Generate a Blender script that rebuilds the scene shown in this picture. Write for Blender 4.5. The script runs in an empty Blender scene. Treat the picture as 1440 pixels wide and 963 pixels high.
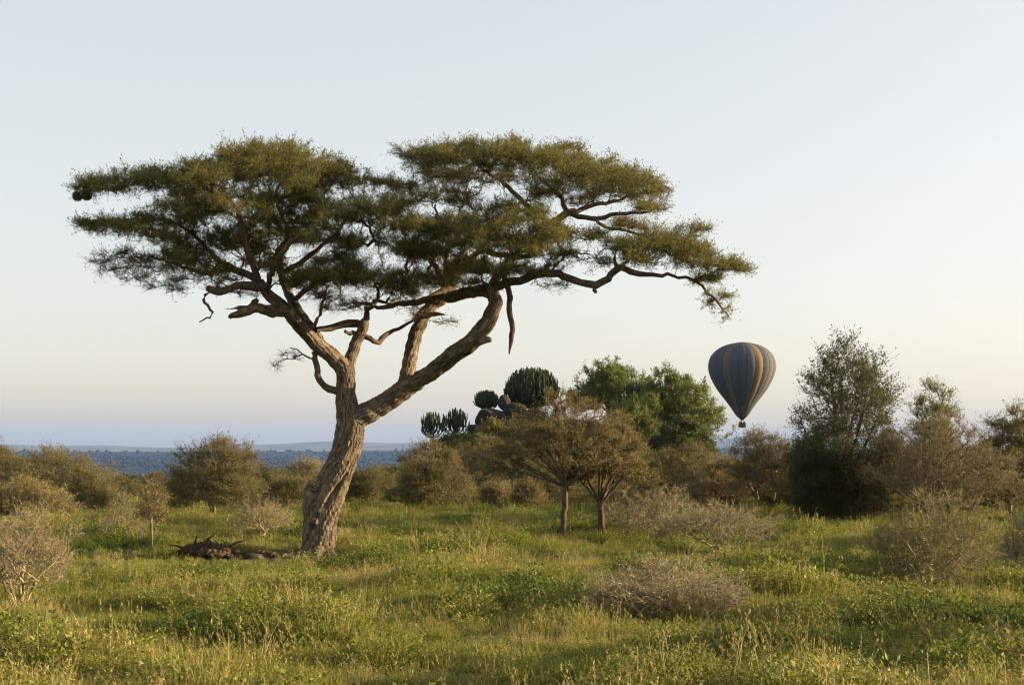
import bpy, math, numpy as np
from mathutils import Vector

PI = math.pi
sc = bpy.context.scene
COL = sc.collection
F, HZ, CX, EYE = 2000.0, 630.0, 720.0, 2.8      # focal length in photo pixels, horizon row, centre column, eye height
D0 = 36.6                                       # distance of the big acacia

# ------------------------------------------------------------------ terrain height
def sstep(a, b, t):
    t = np.clip((t - a) / (b - a), 0, 1)
    return t * t * (3 - 2 * t)

def und(x, y):
    return (0.09 * np.sin(x * .31 + y * .23 + 1.3) + 0.07 * np.sin(x * .17 - y * .41 + .4)
            + 0.05 * np.sin(x * .73 + y * .58 + 2.2) + 0.035 * np.sin(x * 1.3 - y * 1.1) + .03 * np.sin(x * .5 + y * 1.7 + 4))

def ground(x, y):
    x = np.asarray(x, float); y = np.asarray(y, float)
    r = np.hypot(x, y)
    z = und(x, y) * (1 - sstep(200, 600, r))
    edge = 84 + 8 * np.sin(x * .05 + 1)
    z = z - 34 * sstep(0, 420, y - edge) - 75 * sstep(300, 2600, y)
    # kopje: a low rocky hill
    kx, ky = (x - 5.0) / 11.5, (y - 122) / 14.0
    k = np.exp(-(kx * kx + ky * ky))
    kx2, ky2 = (x + 1.5) / 6.5, (y - 118) / 8.0
    z = z + 5.3 * k + .8 * np.exp(-(kx2 ** 2 + ky2 ** 2)) + .35 * k * np.sin(x * .9) * np.cos(y * .8)
    # far plain climbing in long swells to the first ridge, then a farther plain
    a = np.arctan2(x, np.maximum(y, 1))
    z = z + 97 * sstep(2600, 7600, r) * (1 + .05 * np.sin(a * 9 + .5)) \
          + 9 * np.sin(r / 520 + a * 8) * sstep(1500, 3000, r) * (1 - sstep(6500, 8000, r)) \
          - 30 * sstep(7800, 8800, r) + 62 * sstep(9000, 11500, r) * (1 + .12 * np.sin(a * 11 + 1.2) + .06 * np.sin(a * 31))
    # faint ranges
    z = z + sstep(12300, 15000, r) * (16 + 24 * np.exp(-((a - .02) / .07) ** 2) + 80 * np.exp(-((a - .165) / .032) ** 2)
                                      + 60 * np.exp(-((a - .235) / .03) ** 2) + 30 * np.exp(-((a + .10) / .08) ** 2)
                                      + 14 * np.sin(a * 60) * np.sin(a * 23 + 1))
    z = np.where(y < -200, np.minimum(z, 0), z)
    return z

def G(x, y):
    return float(ground(x, y))

def W(px, py, D=D0):
    return np.array([(px - CX) / F * D, D, EYE + (HZ - py) / F * D])

# ------------------------------------------------------------------ mesh helpers
def raw_mesh(name, verts, faces, mat=None, tone=None, smooth=False, attrs=None):
    """faces: list of (n,k) int arrays"""
    me = bpy.data.meshes.new(name)
    verts = np.asarray(verts, np.float32).reshape(-1, 3)
    if isinstance(faces, np.ndarray): faces = [faces]
    faces = [f for f in faces if len(f)]
    me.vertices.add(len(verts)); me.vertices.foreach_set('co', verts.ravel())
    tot = np.concatenate([np.full(len(f), f.shape[1], np.int32) for f in faces])
    loops = np.concatenate([f.ravel() for f in faces]).astype(np.int32)
    start = np.concatenate([[0], np.cumsum(tot)[:-1]]).astype(np.int32)
    me.loops.add(len(loops)); me.loops.foreach_set('vertex_index', loops)
    me.polygons.add(len(tot)); me.polygons.foreach_set('loop_start', start)
    try: me.polygons.foreach_set('loop_total', tot)
    except Exception: pass
    me.polygons.foreach_set('use_smooth', np.full(len(tot), smooth, bool))
    if tone is not None:
        a = me.attributes.new('tone', 'FLOAT', 'FACE'); a.data.foreach_set('value', np.asarray(tone, np.float32))
    for k, (dom, typ, v) in (attrs or {}).items():
        a = me.attributes.new(k, typ, dom)
        a.data.foreach_set('vector' if typ == 'FLOAT_VECTOR' else 'value', np.asarray(v).ravel())
    me.update(calc_edges=True)
    if mat: me.materials.append(mat)
    return me

def link(name, data, parent=None, loc=None):
    o = bpy.data.objects.new(name, data); COL.objects.link(o)
    if parent: o.parent = parent
    if loc is not None: o.location = loc
    return o

def tag(o, label=None, cat=None, group=None, kind=None):
    if label: o['label'] = label
    if cat: o['category'] = cat
    if group: o['group'] = group
    if kind: o['kind'] = kind
    return o

def thing(name, label, cat, loc, group=None, rz=0):
    o = bpy.data.objects.new(name, None); COL.objects.link(o)
    o.empty_display_size = .2; o.location = loc; o.rotation_euler.z = rz
    return tag(o, label, cat, group)

def unit(v):
    return v / np.maximum(np.linalg.norm(v, axis=-1, keepdims=True), 1e-9)

class Buf:
    def __init__(s): s.v = []; s.f = {}; s.n = 0; s.t = {}
    def add(s, v, f, tone=None):
        v = np.asarray(v, float).reshape(-1, 3); f = np.asarray(f, int)
        s.v.append(v); k = f.shape[1]
        s.f.setdefault(k, []).append(f + s.n); s.n += len(v)
        s.t.setdefault(k, []).append(np.broadcast_to(np.asarray(tone if tone is not None else .5, float), (len(f),)))
    def mesh(s, name, mat, smooth=False, attrs=None):
        ks = sorted(s.f)
        return raw_mesh(name, np.concatenate(s.v), [np.concatenate(s.f[k]) for k in ks], mat,
                        np.concatenate([np.concatenate(s.t[k]) for k in ks]), smooth, attrs)

# ------------------------------------------------------------------ materials
def nmat(name):
    m = bpy.data.materials.new(name); m.use_nodes = True
    nt = m.node_tree; nt.nodes.clear()
    out = nt.nodes.new('ShaderNodeOutputMaterial')
    return m, nt, out

def N(nt, typ, inputs=None, **kw):
    n = nt.nodes.new(typ)
    for k, v in kw.items(): setattr(n, k, v)
    for k, v in (inputs or {}).items():
        s = n.inputs[k]
        if isinstance(v, bpy.types.NodeSocket): nt.links.new(v, s)
        else: s.default_value = v
    return n

def ramp(nt, fac, stops, interp='LINEAR'):
    r = nt.nodes.new('ShaderNodeValToRGB'); r.color_ramp.interpolation = interp
    e = r.color_ramp.elements
    while len(e) < len(stops): e.new(.5)
    for i, (p, c) in enumerate(stops):
        e[i].position = p; e[i].color = (*c, 1)
    nt.links.new(fac, r.inputs[0]); return r.outputs[0]

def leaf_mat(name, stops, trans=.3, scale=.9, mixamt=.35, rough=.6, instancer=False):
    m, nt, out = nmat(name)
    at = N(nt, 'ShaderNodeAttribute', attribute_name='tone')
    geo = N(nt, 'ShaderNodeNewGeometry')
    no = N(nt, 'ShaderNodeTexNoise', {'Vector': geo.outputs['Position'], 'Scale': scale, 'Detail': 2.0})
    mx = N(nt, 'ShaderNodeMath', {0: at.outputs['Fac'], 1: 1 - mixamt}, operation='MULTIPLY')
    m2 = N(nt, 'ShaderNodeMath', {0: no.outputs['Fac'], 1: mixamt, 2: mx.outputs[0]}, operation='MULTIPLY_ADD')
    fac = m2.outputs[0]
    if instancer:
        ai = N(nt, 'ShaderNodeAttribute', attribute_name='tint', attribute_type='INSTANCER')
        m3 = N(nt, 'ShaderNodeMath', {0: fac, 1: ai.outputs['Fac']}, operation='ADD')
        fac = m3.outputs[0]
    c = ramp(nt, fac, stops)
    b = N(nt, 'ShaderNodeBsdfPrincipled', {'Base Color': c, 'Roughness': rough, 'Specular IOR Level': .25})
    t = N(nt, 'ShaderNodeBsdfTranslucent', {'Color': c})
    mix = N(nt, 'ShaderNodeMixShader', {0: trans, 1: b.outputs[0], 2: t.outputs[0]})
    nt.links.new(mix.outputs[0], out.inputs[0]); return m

def wood_mat(name, c1, c2, scale=6.0, bump=.6, uv=None, zs=.25):
    m, nt, out = nmat(name)
    if uv:
        at = N(nt, 'ShaderNodeAttribute', attribute_name=uv); vec = at.outputs['Vector']
        mp = N(nt, 'ShaderNodeMapping', {'Vector': vec, 'Scale': (1, 1, .16)})
    else:
        tc = N(nt, 'ShaderNodeTexCoord'); vec = tc.outputs['Object']
        mp = N(nt, 'ShaderNodeMapping', {'Vector': vec, 'Scale': (1, 1, zs)})
    n1 = N(nt, 'ShaderNodeTexNoise', {'Vector': mp.outputs[0], 'Scale': scale, 'Detail': 7.0, 'Roughness': .68, 'Distortion': .4})
    n2 = N(nt, 'ShaderNodeTexNoise', {'Vector': vec, 'Scale': 1.3, 'Detail': 3.0})
    ad = N(nt, 'ShaderNodeMath', {0: n1.outputs['Fac'], 1: .75}, operation='MULTIPLY')
    ad2 = N(nt, 'ShaderNodeMath', {0: n2.outputs['Fac'], 1: .25, 2: ad.outputs[0]}, operation='MULTIPLY_ADD')
    c = ramp(nt, ad2.outputs[0], [(.33, c1), (.62, c2)])
    hgt = n1.outputs['Fac']
    if uv:      # cracked plates: dark fissures where two noises cross their mean
        m3 = N(nt, 'ShaderNodeMapping', {'Vector': vec, 'Scale': (1, 1, .30)})
        n3 = N(nt, 'ShaderNodeTexNoise', {'Vector': m3.outputs[0], 'Scale': 16.0, 'Detail': 3.0, 'Distortion': .6})
        s3 = N(nt, 'ShaderNodeMath', {0: n3.outputs['Fac'], 1: .5}, operation='SUBTRACT')
        a3 = N(nt, 'ShaderNodeMath', {0: s3.outputs[0]}, operation='ABSOLUTE')
        r3 = N(nt, 'ShaderNodeMapRange', {0: a3.outputs[0], 1: 0.0, 2: .07, 3: .42, 4: 1.0})
        mc = N(nt, 'ShaderNodeMix', {0: 1.0}, data_type='RGBA', blend_type='MULTIPLY')
        nt.links.new(c, mc.inputs[6]); nt.links.new(r3.outputs[0], mc.inputs[7]); c = mc.outputs[2]
        hm = N(nt, 'ShaderNodeMath', {0: r3.outputs[0], 1: .6, 2: n1.outputs['Fac']}, operation='MULTIPLY_ADD'); hgt = hm.outputs[0]
    bp = N(nt, 'ShaderNodeBump', {'Height': hgt, 'Strength': bump, 'Distance': .06})
    b = N(nt, 'ShaderNodeBsdfPrincipled', {'Base Color': c, 'Roughness': .9, 'Specular IOR Level': .15, 'Normal': bp.outputs[0]})
    nt.links.new(b.outputs[0], out.inputs[0]); return m

M = {}
M['hero_bark'] = wood_mat('acacia_bark', (.040, .031, .022), (.29, .225, .150), 11, .9, uv='bark')
M['hero_twig'] = wood_mat('acacia_twig', (.05, .036, .027), (.17, .12, .082), 8, .4)
M['dead'] = wood_mat('dead_wood', (.022, .016, .011), (.12, .083, .052), 9, 1.0)
M['bark'] = wood_mat('tree_bark', (.07, .05, .036), (.26, .19, .13), 7, .5)
M['shrub'] = wood_mat('shrub_bark', (.12, .095, .058), (.37, .295, .18), 9, .3)
M['darkbark'] = wood_mat('dark_bark', (.042, .032, .023), (.17, .125, .085), 7, .5)
M['hero_leaf'] = leaf_mat('acacia_leaf', [(.0, (.050, .062, .014)), (.45, (.125, .130, .024)), (.75, (.24, .21, .038)), (1, (.36, .26, .06))], .47, .7)
M['olive'] = leaf_mat('olive_leaf', [(.0, (.055, .064, .017)), (.5, (.145, .138, .034)), (1, (.30, .235, .068))], .34, .5)
M['tan'] = leaf_mat('tan_leaf', [(.0, (.078, .070, .024)), (.5, (.205, .165, .050)), (1, (.42, .31, .10))], .25, .6)
M['drytwig'] = leaf_mat('dry_leaf', [(.0, (.13, .11, .052)), (.5, (.31, .255, .125)), (1, (.55, .46, .26))], .15, .9)
M['greenleaf'] = leaf_mat('green_leaf', [(.0, (.050, .075, .016)), (.5, (.13, .165, .030)), (1, (.29, .29, .065))], .4, .5)
M['darkleaf'] = leaf_mat('dark_leaf', [(.0, (.030, .048, .014)), (.5, (.072, .092, .023)), (1, (.165, .165, .045))], .28, .5)
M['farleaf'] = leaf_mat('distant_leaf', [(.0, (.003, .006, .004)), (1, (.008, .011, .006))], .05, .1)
M['grass'] = leaf_mat('grass_blades', [(.0, (.042, .075, .011)), (.3, (.125, .160, .020)), (.55, (.245, .245, .036)), (.78, (.33, .27, .085)), (1, (.46, .35, .15))],
                      .38, .22, .30, .55, instancer=True)

def mat_ground():
    m, nt, out = nmat('savanna_ground')
    geo = N(nt, 'ShaderNodeNewGeometry'); P = geo.outputs['Position']
    n1 = N(nt, 'ShaderNodeTexNoise', {'Vector': P, 'Scale': 1.7, 'Detail': 8.0, 'Roughness': .7})
    near = ramp(nt, n1.outputs['Fac'], [(.3, (.035, .045, .014)), (.55, (.075, .085, .026)), (.75, (.13, .11, .05))])
    sx = N(nt, 'ShaderNodeMapping', {'Vector': P, 'Scale': (1, .6, 1)})
    n2 = N(nt, 'ShaderNodeTexNoise', {'Vector': sx.outputs[0], 'Scale': .0045, 'Detail': 9.0, 'Roughness': .62})
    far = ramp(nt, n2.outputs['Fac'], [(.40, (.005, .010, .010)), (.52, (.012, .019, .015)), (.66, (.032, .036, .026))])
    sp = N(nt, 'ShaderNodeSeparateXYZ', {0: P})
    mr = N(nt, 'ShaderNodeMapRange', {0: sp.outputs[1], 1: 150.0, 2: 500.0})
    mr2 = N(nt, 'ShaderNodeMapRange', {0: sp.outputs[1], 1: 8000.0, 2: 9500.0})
    pale = ramp(nt, n2.outputs['Fac'], [(.40, (.10, .105, .085)), (.62, (.19, .18, .145))])  # dry far ground, colour lightened towards the sky to suggest distance haze
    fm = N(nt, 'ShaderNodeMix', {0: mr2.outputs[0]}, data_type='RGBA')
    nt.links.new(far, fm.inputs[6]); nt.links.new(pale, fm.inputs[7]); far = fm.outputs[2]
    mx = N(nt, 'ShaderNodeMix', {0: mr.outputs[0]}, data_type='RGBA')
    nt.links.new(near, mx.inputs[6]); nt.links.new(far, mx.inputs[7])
    bp = N(nt, 'ShaderNodeBump', {'Height': n1.outputs['Fac'], 'Strength': .5, 'Distance': .1})
    b = N(nt, 'ShaderNodeBsdfPrincipled', {'Base Color': mx.outputs[2], 'Roughness': .95, 'Specular IOR Level': .1, 'Normal': bp.outputs[0]})
    nt.links.new(b.outputs[0], out.inputs[0]); return m

def mat_rock():
    m, nt, out = nmat('granite')
    tc = N(nt, 'ShaderNodeTexCoord')
    n1 = N(nt, 'ShaderNodeTexNoise', {'Vector': tc.outputs['Object'], 'Scale': 1.1, 'Detail': 9.0, 'Roughness': .75})
    c = ramp(nt, n1.outputs['Fac'], [(.38, (.010, .008, .006)), (.52, (.030, .024, .018)), (.68, (.085, .066, .046))])  # dark brown rock, shade on the boulders put into the colour too
    bp = N(nt, 'ShaderNodeBump', {'Height': n1.outputs['Fac'], 'Strength': 1.0, 'Distance': .6})
    b = N(nt, 'ShaderNodeBsdfPrincipled', {'Base Color': c, 'Roughness': .9, 'Normal': bp.outputs[0]})
    nt.links.new(b.outputs[0], out.inputs[0]); return m

def plain(name, col, rough=.8, spec=.2, metal=0):
    m, nt, out = nmat(name)
    tc = N(nt, 'ShaderNodeTexCoord')
    n1 = N(nt, 'ShaderNodeTexNoise', {'Vector': tc.outputs['Object'], 'Scale': 8.0, 'Detail': 4.0})
    c = ramp(nt, n1.outputs['Fac'], [(.3, tuple(v * .82 for v in col)), (.7, tuple(min(1, v * 1.12) for v in col))])
    b = N(nt, 'ShaderNodeBsdfPrincipled', {'Base Color': c, 'Roughness': rough, 'Specular IOR Level': spec, 'Metallic': metal})
    nt.links.new(b.outputs[0], out.inputs[0]); return m
M['ground'] = mat_ground(); M['rock'] = mat_rock()

# ------------------------------------------------------------------ branching
def grow(pos, par, att, bf, seg, wob, rng, rise=0.0):
    """Prim-like growth: connect every attractor to the cheapest node of the tree."""
    att = np.asarray(att); n = len(att)
    P_ = list(map(np.asarray, pos)); R_ = list(par)
    path = [0.0] * len(P_)
    for i, p in enumerate(R_):
        if p >= 0: path[i] = path[p] + np.linalg.norm(P_[i] - P_[p])
    best = np.zeros(n, int); cost = np.full(n, 1e9)
    A0 = np.array(P_); pl = np.array(path)
    for i in range(len(A0)):
        c = np.sqrt(((att - A0[i]) ** 2).sum(1)) + bf * pl[i]
        k = c < cost; cost[k] = c[k]; best[k] = i
    tips = [0] * n
    for _ in range(n):
        i = int(np.argmin(cost)); b = int(best[i]); cost[i] = 1e18
        a0, a1 = P_[b], att[i]
        L = np.linalg.norm(a1 - a0)
        k = max(1, int(math.ceil(L / seg)))
        prev = b; off = rng.normal(size=3) * L * wob
        new = []
        for j in range(1, k + 1):
            t = j / k
            q = a0 + (a1 - a0) * t + off * math.sin(PI * t) * .8 + (rng.normal(size=3) * seg * wob * (1 if j < k else 0))
            if rise: q = q + np.array([0, 0, -rise * L * math.sin(PI * t)])
            P_.append(q); R_.append(prev); path.append(path[prev] + L / k)
            prev = len(P_) - 1; new.append(prev)
        tips[i] = prev
        live = cost < 1e17
        for q in new:
            c = np.sqrt(((att - P_[q]) ** 2).sum(1)) + bf * path[q]
            kk = live & (c < cost); cost[kk] = c[kk]; best[kk] = q
    return np.array(P_), np.array(R_), np.array(tips)

def radii(par, rmin, p=2.3):
    n = len(par); s = np.zeros(n); nch = np.zeros(n, int)
    for i in range(n - 1, -1, -1):
        if s[i] == 0: s[i] = rmin ** p
        if par[i] >= 0: s[par[i]] += s[i]
    return s ** (1 / p)

def tubes(buf, pos, par, rad, sides, mask, rng=None, rough=0.0, tone=.5):
    """tapered tubes along parent->child edges in mask"""
    n = len(pos)
    e = np.nonzero((par >= 0) & mask)[0]
    if len(e) == 0: return
    din = np.zeros((n, 3)); din[par >= 0] = unit(pos[par >= 0] - pos[par[par >= 0]])
    main = np.full(n, -1); br = np.zeros(n)
    for i in range(n):
        p = par[i]
        if p >= 0 and rad[i] > br[p]: br[p] = rad[i]; main[p] = i
    dout = din.copy(); k = main >= 0; dout[k] = din[main[k]]
    tan = unit(np.where((par >= 0)[:, None], din, dout) + dout)
    ang = np.arange(sides) / sides * 2 * PI
    def ring(c, t, r):
        ref = np.where(np.abs(t[:, 2:3]) > .9, np.array([[1., 0, 0]]), np.array([[0, 0, 1.]]))
        u = unit(np.cross(t, ref)); v = np.cross(t, u)
        rr = r[:, None, None]
        if rough and rng is not None: rr = rr * (1 + rough * rng.normal(size=(len(c), sides, 1)))
        return c[:, None] + rr * (u[:, None] * np.cos(ang)[None, :, None] + v[:, None] * np.sin(ang)[None, :, None])
    R1 = ring(pos, tan, rad)
    side = main[par[e]] != e
    es = e[side]
    R2 = ring(pos[par[es]], din[es], np.minimum(rad[es] * 1.25, rad[par[es]]))
    V = np.concatenate([R1.reshape(-1, 3), R2.reshape(-1, 3)])
    base = par[e] * sides
    base = base.copy(); base[side] = n * sides + np.arange(len(es)) * sides
    top = e * sides
    j = np.arange(sides); j2 = (j + 1) % sides
    f = np.stack([base[:, None] + j, base[:, None] + j2, top[:, None] + j2, top[:, None] + j], -1).reshape(-1, 4)
    # a tiny consistent frame flip guard: frames differ where the reference vector switches; harmless on thin twigs
    used = np.unique(f); remap = np.zeros(len(V), int); remap[used] = np.arange(len(used))
    buf.add(V[used], remap[f], tone)

def leaves(buf, p, d, l, w, rng, up=.5, tone=None):
    """diamond leaf faces starting at p along d"""
    n = len(p)
    nr = rng.normal(size=(n, 3)); nr[:, 2] = np.abs(nr[:, 2]) + up
    s = unit(np.cross(d, nr)); l = np.broadcast_to(l, (n,))[:, None]; w = np.broadcast_to(w, (n,))[:, None]
    nn = unit(np.cross(s, d))
    a = p; b = p + d * l * .45 + s * w * .5 - nn * l * .06; c = p + d * l; e = p + d * l * .45 - s * w * .5 - nn * l * .06
    V = np.stack([a, b, c, e], 1).reshape(-1, 3)
    f = np.arange(n * 4).reshape(-1, 4)
    buf.add(V, f, tone if tone is not None else rng.random(n))

def twiglets(buf, base, d, L, r, tone=.5):
    """short tapering twigs, three-sided, with a slight kink"""
    n = len(base); L = np.broadcast_to(L, (n,))[:, None]; r = np.broadcast_to(r, (n,))[:, None]
    ref = np.where(np.abs(d[:, 2:3]) > .9, np.array([[1., 0, 0]]), np.array([[0, 0, 1.]]))
    u = unit(np.cross(d, ref)); v = np.cross(d, u)
    V = [base + (u * math.cos(a) + v * math.sin(a)) * r for a in (0, 2.094, 4.189)]
    mid = base + d * L * .5 + (u * np.sin(base[:, :1] * 91) + v * np.cos(base[:, :1] * 57)) * L * .07
    V += [mid + (u * math.cos(a) + v * math.sin(a)) * r * .65 for a in (0, 2.094, 4.189)]
    tip = base + d * L
    V += [tip]
    V = np.stack(V, 1).reshape(-1, 3); b = np.arange(n)[:, None] * 7
    q = np.concatenate([b + np.array([[0, 1, 4, 3]]), b + np.array([[1, 2, 5, 4]]), b + np.array([[2, 0, 3, 5]])])
    t = np.concatenate([b + np.array([[3, 4, 6]]), b + np.array([[4, 5, 6]]), b + np.array([[5, 3, 6]])])
    buf.v.append(V); off = buf.n; buf.n += len(V)
    buf.f.setdefault(4, []).append(q + off); buf.t.setdefault(4, []).append(np.full(len(q), tone, float))
    buf.f.setdefault(3, []).append(t + off); buf.t.setdefault(3, []).append(np.full(len(t), tone, float))
    return mid, tip

def on_twigs(base, mid, tip, k, t):
    """points and directions at fraction t along kinked twigs k"""
    t = t[:, None]; a = t < .5
    p = np.where(a, base[k] + (mid[k] - base[k]) * t * 2, mid[k] + (tip[k] - mid[k]) * (t * 2 - 1))
    return p, unit(np.where(a, mid[k] - base[k], tip[k] - mid[k]))

def bez(a, b, c, n):
    t = np.linspace(0, 1, n)[:, None]
    return (1 - t) ** 2 * a + 2 * t * (1 - t) * b + t * t * c

def make_tree(seed, H, Wd, clear=.3, drop=.45, clumps=22, cr=.13, flat=.45, natt=600, fork=.3, stems=1, limbs=6,
              leaf_n=9, leaf_l=.10, leaf_w=.045, seg=.25, rb=.14, rmin=.008, bf=.25, wob=.10, topbias=.6, lo=.0,
              depth=None, spread=.10, off=(0, 0), sides=6, leafside=.22, leanx=0.0, hollow=.3, pushr=.55, tw=5, twl=.30, enf=.2):
    rng = np.random.default_rng(seed)
    R = Wd / 2; Ry = (depth or Wd * .9) / 2
    rc = Wd * cr
    ph = rng.random(4) * 6.28
    def env(n, push):
        th = rng.random(n) * 2 * PI; rr = rng.random(n) ** push
        lob = 1 + .26 * np.sin(th * 2 + ph[0]) + .16 * np.sin(th * 3 + ph[1])
        zt = H * (1 - drop * rr * rr) * (1 - .10 * (1 + np.sin(th * 2 + ph[2])) * rr) - rc * flat; zb = H * (clear + lo * rr) * (1 + .25 * np.sin(th * 3 + ph[3]) * rr) + rc * flat * .4
        z = zb + np.maximum(zt - zb, .02) * rng.random(n) ** topbias
        x = np.cos(th) * rr * (R - rc * .9) * lob; y = np.sin(th) * rr * (Ry - rc * .9) * lob
        return np.stack([x + off[0] * Wd + leanx * z, y, np.maximum(z, rc * flat * .5)], -1)
    C = [np.array([off[0] * Wd + rng.normal() * R * .1, 0, H - rc * flat])]
    sg = 1 if rng.random() < .5 else -1
    for fx_, fz_ in ((.30, .93), (-.34, .88), (.62, .82)): C.append(np.array([off[0] * Wd + sg * fx_ * R, rng.normal() * R * .2, H * fz_ - rc * flat]))
    for i in range(clumps - 4):
        c_ = env(7, pushr); dd = np.min(np.linalg.norm((c_[:, None] - np.array(C)[None]) * np.array([1, 1, 1.6]), axis=2), axis=1)
        C.append(c_[int(np.argmax(dd))])
    C = np.array(C)
    k = rng.integers(0, clumps, natt)
    v = unit(rng.normal(size=(natt, 3))) * (rng.random((natt, 1)) ** .5)
    sz = rng.uniform(.4, 1.7, clumps)[k][:, None]; sz[k == 0] = 1
    att = C[k] + v * np.array([rc, rc, rc * flat]) * sz * 1.2
    ne = int(natt * enf); att[:ne] = env(ne, .5)
    att[:, 2] = np.minimum(att[:, 2], H * 1.0)
    att[:, 2] = np.maximum(att[:, 2], .06 + rng.random(natt) * .15)
    pos, par = [], []
    fz = H * fork
    hubs = []
    for s in range(stems):
        th = rng.random() * 2 * PI + s * 2 * PI / stems
        o = np.array([math.cos(th), math.sin(th), 0]) * (spread * .35 if stems > 1 else 0)
        a = o.copy(); c = np.array([o[0] + math.cos(th) * spread * (1.0 if stems > 1 else .35) * H * .5 + leanx * fz, math.sin(th) * spread * H * .5, fz * rng.uniform(.8, 1.1)])
        b = (a + c) / 2 + np.array([rng.normal() * .05 * H * .3, rng.normal() * .05 * H * .3, 0])
        pts = bez(a - np.array([0, 0, .15]), b, c, max(4, int(fz / seg) + 2))
        base = len(pos)
        for j, q in enumerate(pts):
            pos.append(q + (rng.normal(size=3) * (.004 if stems == 1 else .008) * H * (0 < j < len(pts) - 1))); par.append(-1 if (j == 0 and s == 0) else (0 if j == 0 else len(pos) - 2))
        hubs.append(len(pos) - 1)
    order = rng.permutation(clumps)[:limbs]
    for q in order:
        h = hubs[int(np.argmin([np.linalg.norm((pos[j] - C[q])[:2]) + rng.random() * Wd * .2 for j in hubs]))]
        a = pos[h]; c = C[q] - np.array([0, 0, rc * flat * .7])
        mid = a * .45 + c * .55 + np.array([0, 0, -.10 * np.linalg.norm(c - a)]) + rng.normal(size=3) * .06 * np.linalg.norm(c - a)
        if stems == 1: mid = a * .5 + c * .5 + np.array([-(c[0] - a[0]) * .12, 0, .05 * (c[2] - a[2])]) + rng.normal(size=3) * .08 * np.linalg.norm(c - a)
        pts = bez(a, mid, c, max(4, int(np.linalg.norm(c - a) / seg) + 1))[1:]
        prev = h
        for p_ in pts:
            pos.append(p_ + rng.normal(size=3) * .06 * seg); par.append(prev); prev = len(pos) - 1
    P_, R_, tips = grow(pos, par, att, bf, seg, wob, rng)
    rad = radii(R_, rmin)
    kk = (rb - rmin) / max(rad[0] - rmin, 1e-6) if stems == 1 else (rb * math.sqrt(stems) - rmin) / max(rad[0] - rmin, 1e-6)
    rad = rmin + (rad - rmin) * min(kk, 3)
    if stems > 1: rad = np.minimum(rad, rb)
    low = P_[:, 2] < .3 * max(fz, .01)
    rad = np.where(low & (stems == 1), rad * (1 + .35 * (1 - np.clip(P_[:, 2] / (.3 * fz + 1e-6), 0, 1))), rad)
    bw = Buf()
    thin = rad < max(.02, rmin * 2.2)
    tubes(bw, P_, R_, rad, 3, thin, rng)
    tubes(bw, P_, R_, rad, sides, ~thin, rng, .05)
    bl = Buf()
    te = np.nonzero((R_ >= 0) & (rad < rmin * 2.4))[0]
    nt_ = int(natt * tw)
    e = te[rng.integers(0, len(te), nt_)]
    t = rng.random((nt_, 1)); p = P_[R_[e]] * (1 - t) + P_[e] * t
    ctr = np.array([off[0] * Wd, 0, H * .35])
    d = unit(unit(P_[e] - P_[R_[e]]) * .7 + unit(p - ctr) * .45 + rng.normal(size=(nt_, 3)) * np.array([.5, .5, .42]) + np.array([0, 0, .12]))
    Lt = twl * rng.uniform(.35, 1.35, nt_)
    mid, tip = twiglets(bw, p, d, Lt, rmin * .62)
    n = int(natt * leaf_n)
    kk_ = rng.integers(0, nt_, n); q, dq = on_twigs(p, mid, tip, kk_, rng.random(n) ** .8)
    dl = unit(dq * .5 + rng.normal(size=(n, 3)) * .75 + np.array([0, 0, .25]))
    q = q + rng.normal(size=(n, 3)) * leaf_w * .8
    q[:, 2] = np.maximum(q[:, 2], .03)
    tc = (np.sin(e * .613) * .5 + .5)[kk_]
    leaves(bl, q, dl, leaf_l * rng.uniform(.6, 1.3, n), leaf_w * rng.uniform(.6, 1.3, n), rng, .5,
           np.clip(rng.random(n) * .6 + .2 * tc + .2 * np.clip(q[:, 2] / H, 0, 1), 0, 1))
    return bw, bl

def as_tree(name, label, cat, base, seed, wood, leaf, group=None, smooth=True, **kw):
    bw, bl = make_tree(seed, **kw)
    t = thing(name, label, cat, base, group)
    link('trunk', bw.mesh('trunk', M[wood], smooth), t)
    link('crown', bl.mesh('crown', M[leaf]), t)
    return t

def dup(root, loc, rz, scale, label, group=None):
    r = root.copy(); COL.objects.link(r); r.location = loc; r.rotation_euler.z = rz; r.scale = scale
    r['label'] = label
    if group: r['group'] = group
    for ch in list(root.children):
        c = ch.copy(); COL.objects.link(c); c.parent = r
    return r
# ------------------------------------------------------------------ ground
def build_ground():
    fr = np.concatenate([np.linspace(0, 12, 5)[:-1], np.geomspace(12, 15600, 330)])
    an = np.concatenate([np.linspace(-PI, -.62, 26)[:-1], np.linspace(-.62, .62, 330), np.linspace(.62, PI, 26)[1:]])[:-1]
    rr, aa = np.meshgrid(fr, an, indexing='ij')
    x = rr * np.sin(aa); y = rr * np.cos(aa); z = ground(x, y)
    nr, na = rr.shape
    V = np.stack([x, y, z], -1).reshape(-1, 3)
    i = np.arange(nr - 1)[:, None]; j = np.arange(na)[None]; j2 = (j + 1) % na
    f = np.stack([i * na + j, i * na + j2, (i + 1) * na + j2, (i + 1) * na + j], -1).reshape(-1, 4)
    f = f[:, ::-1]
    o = link('ground', raw_mesh('ground', V, f, M['ground'], smooth=True))
    tag(o, kind='structure')
build_ground()

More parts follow.
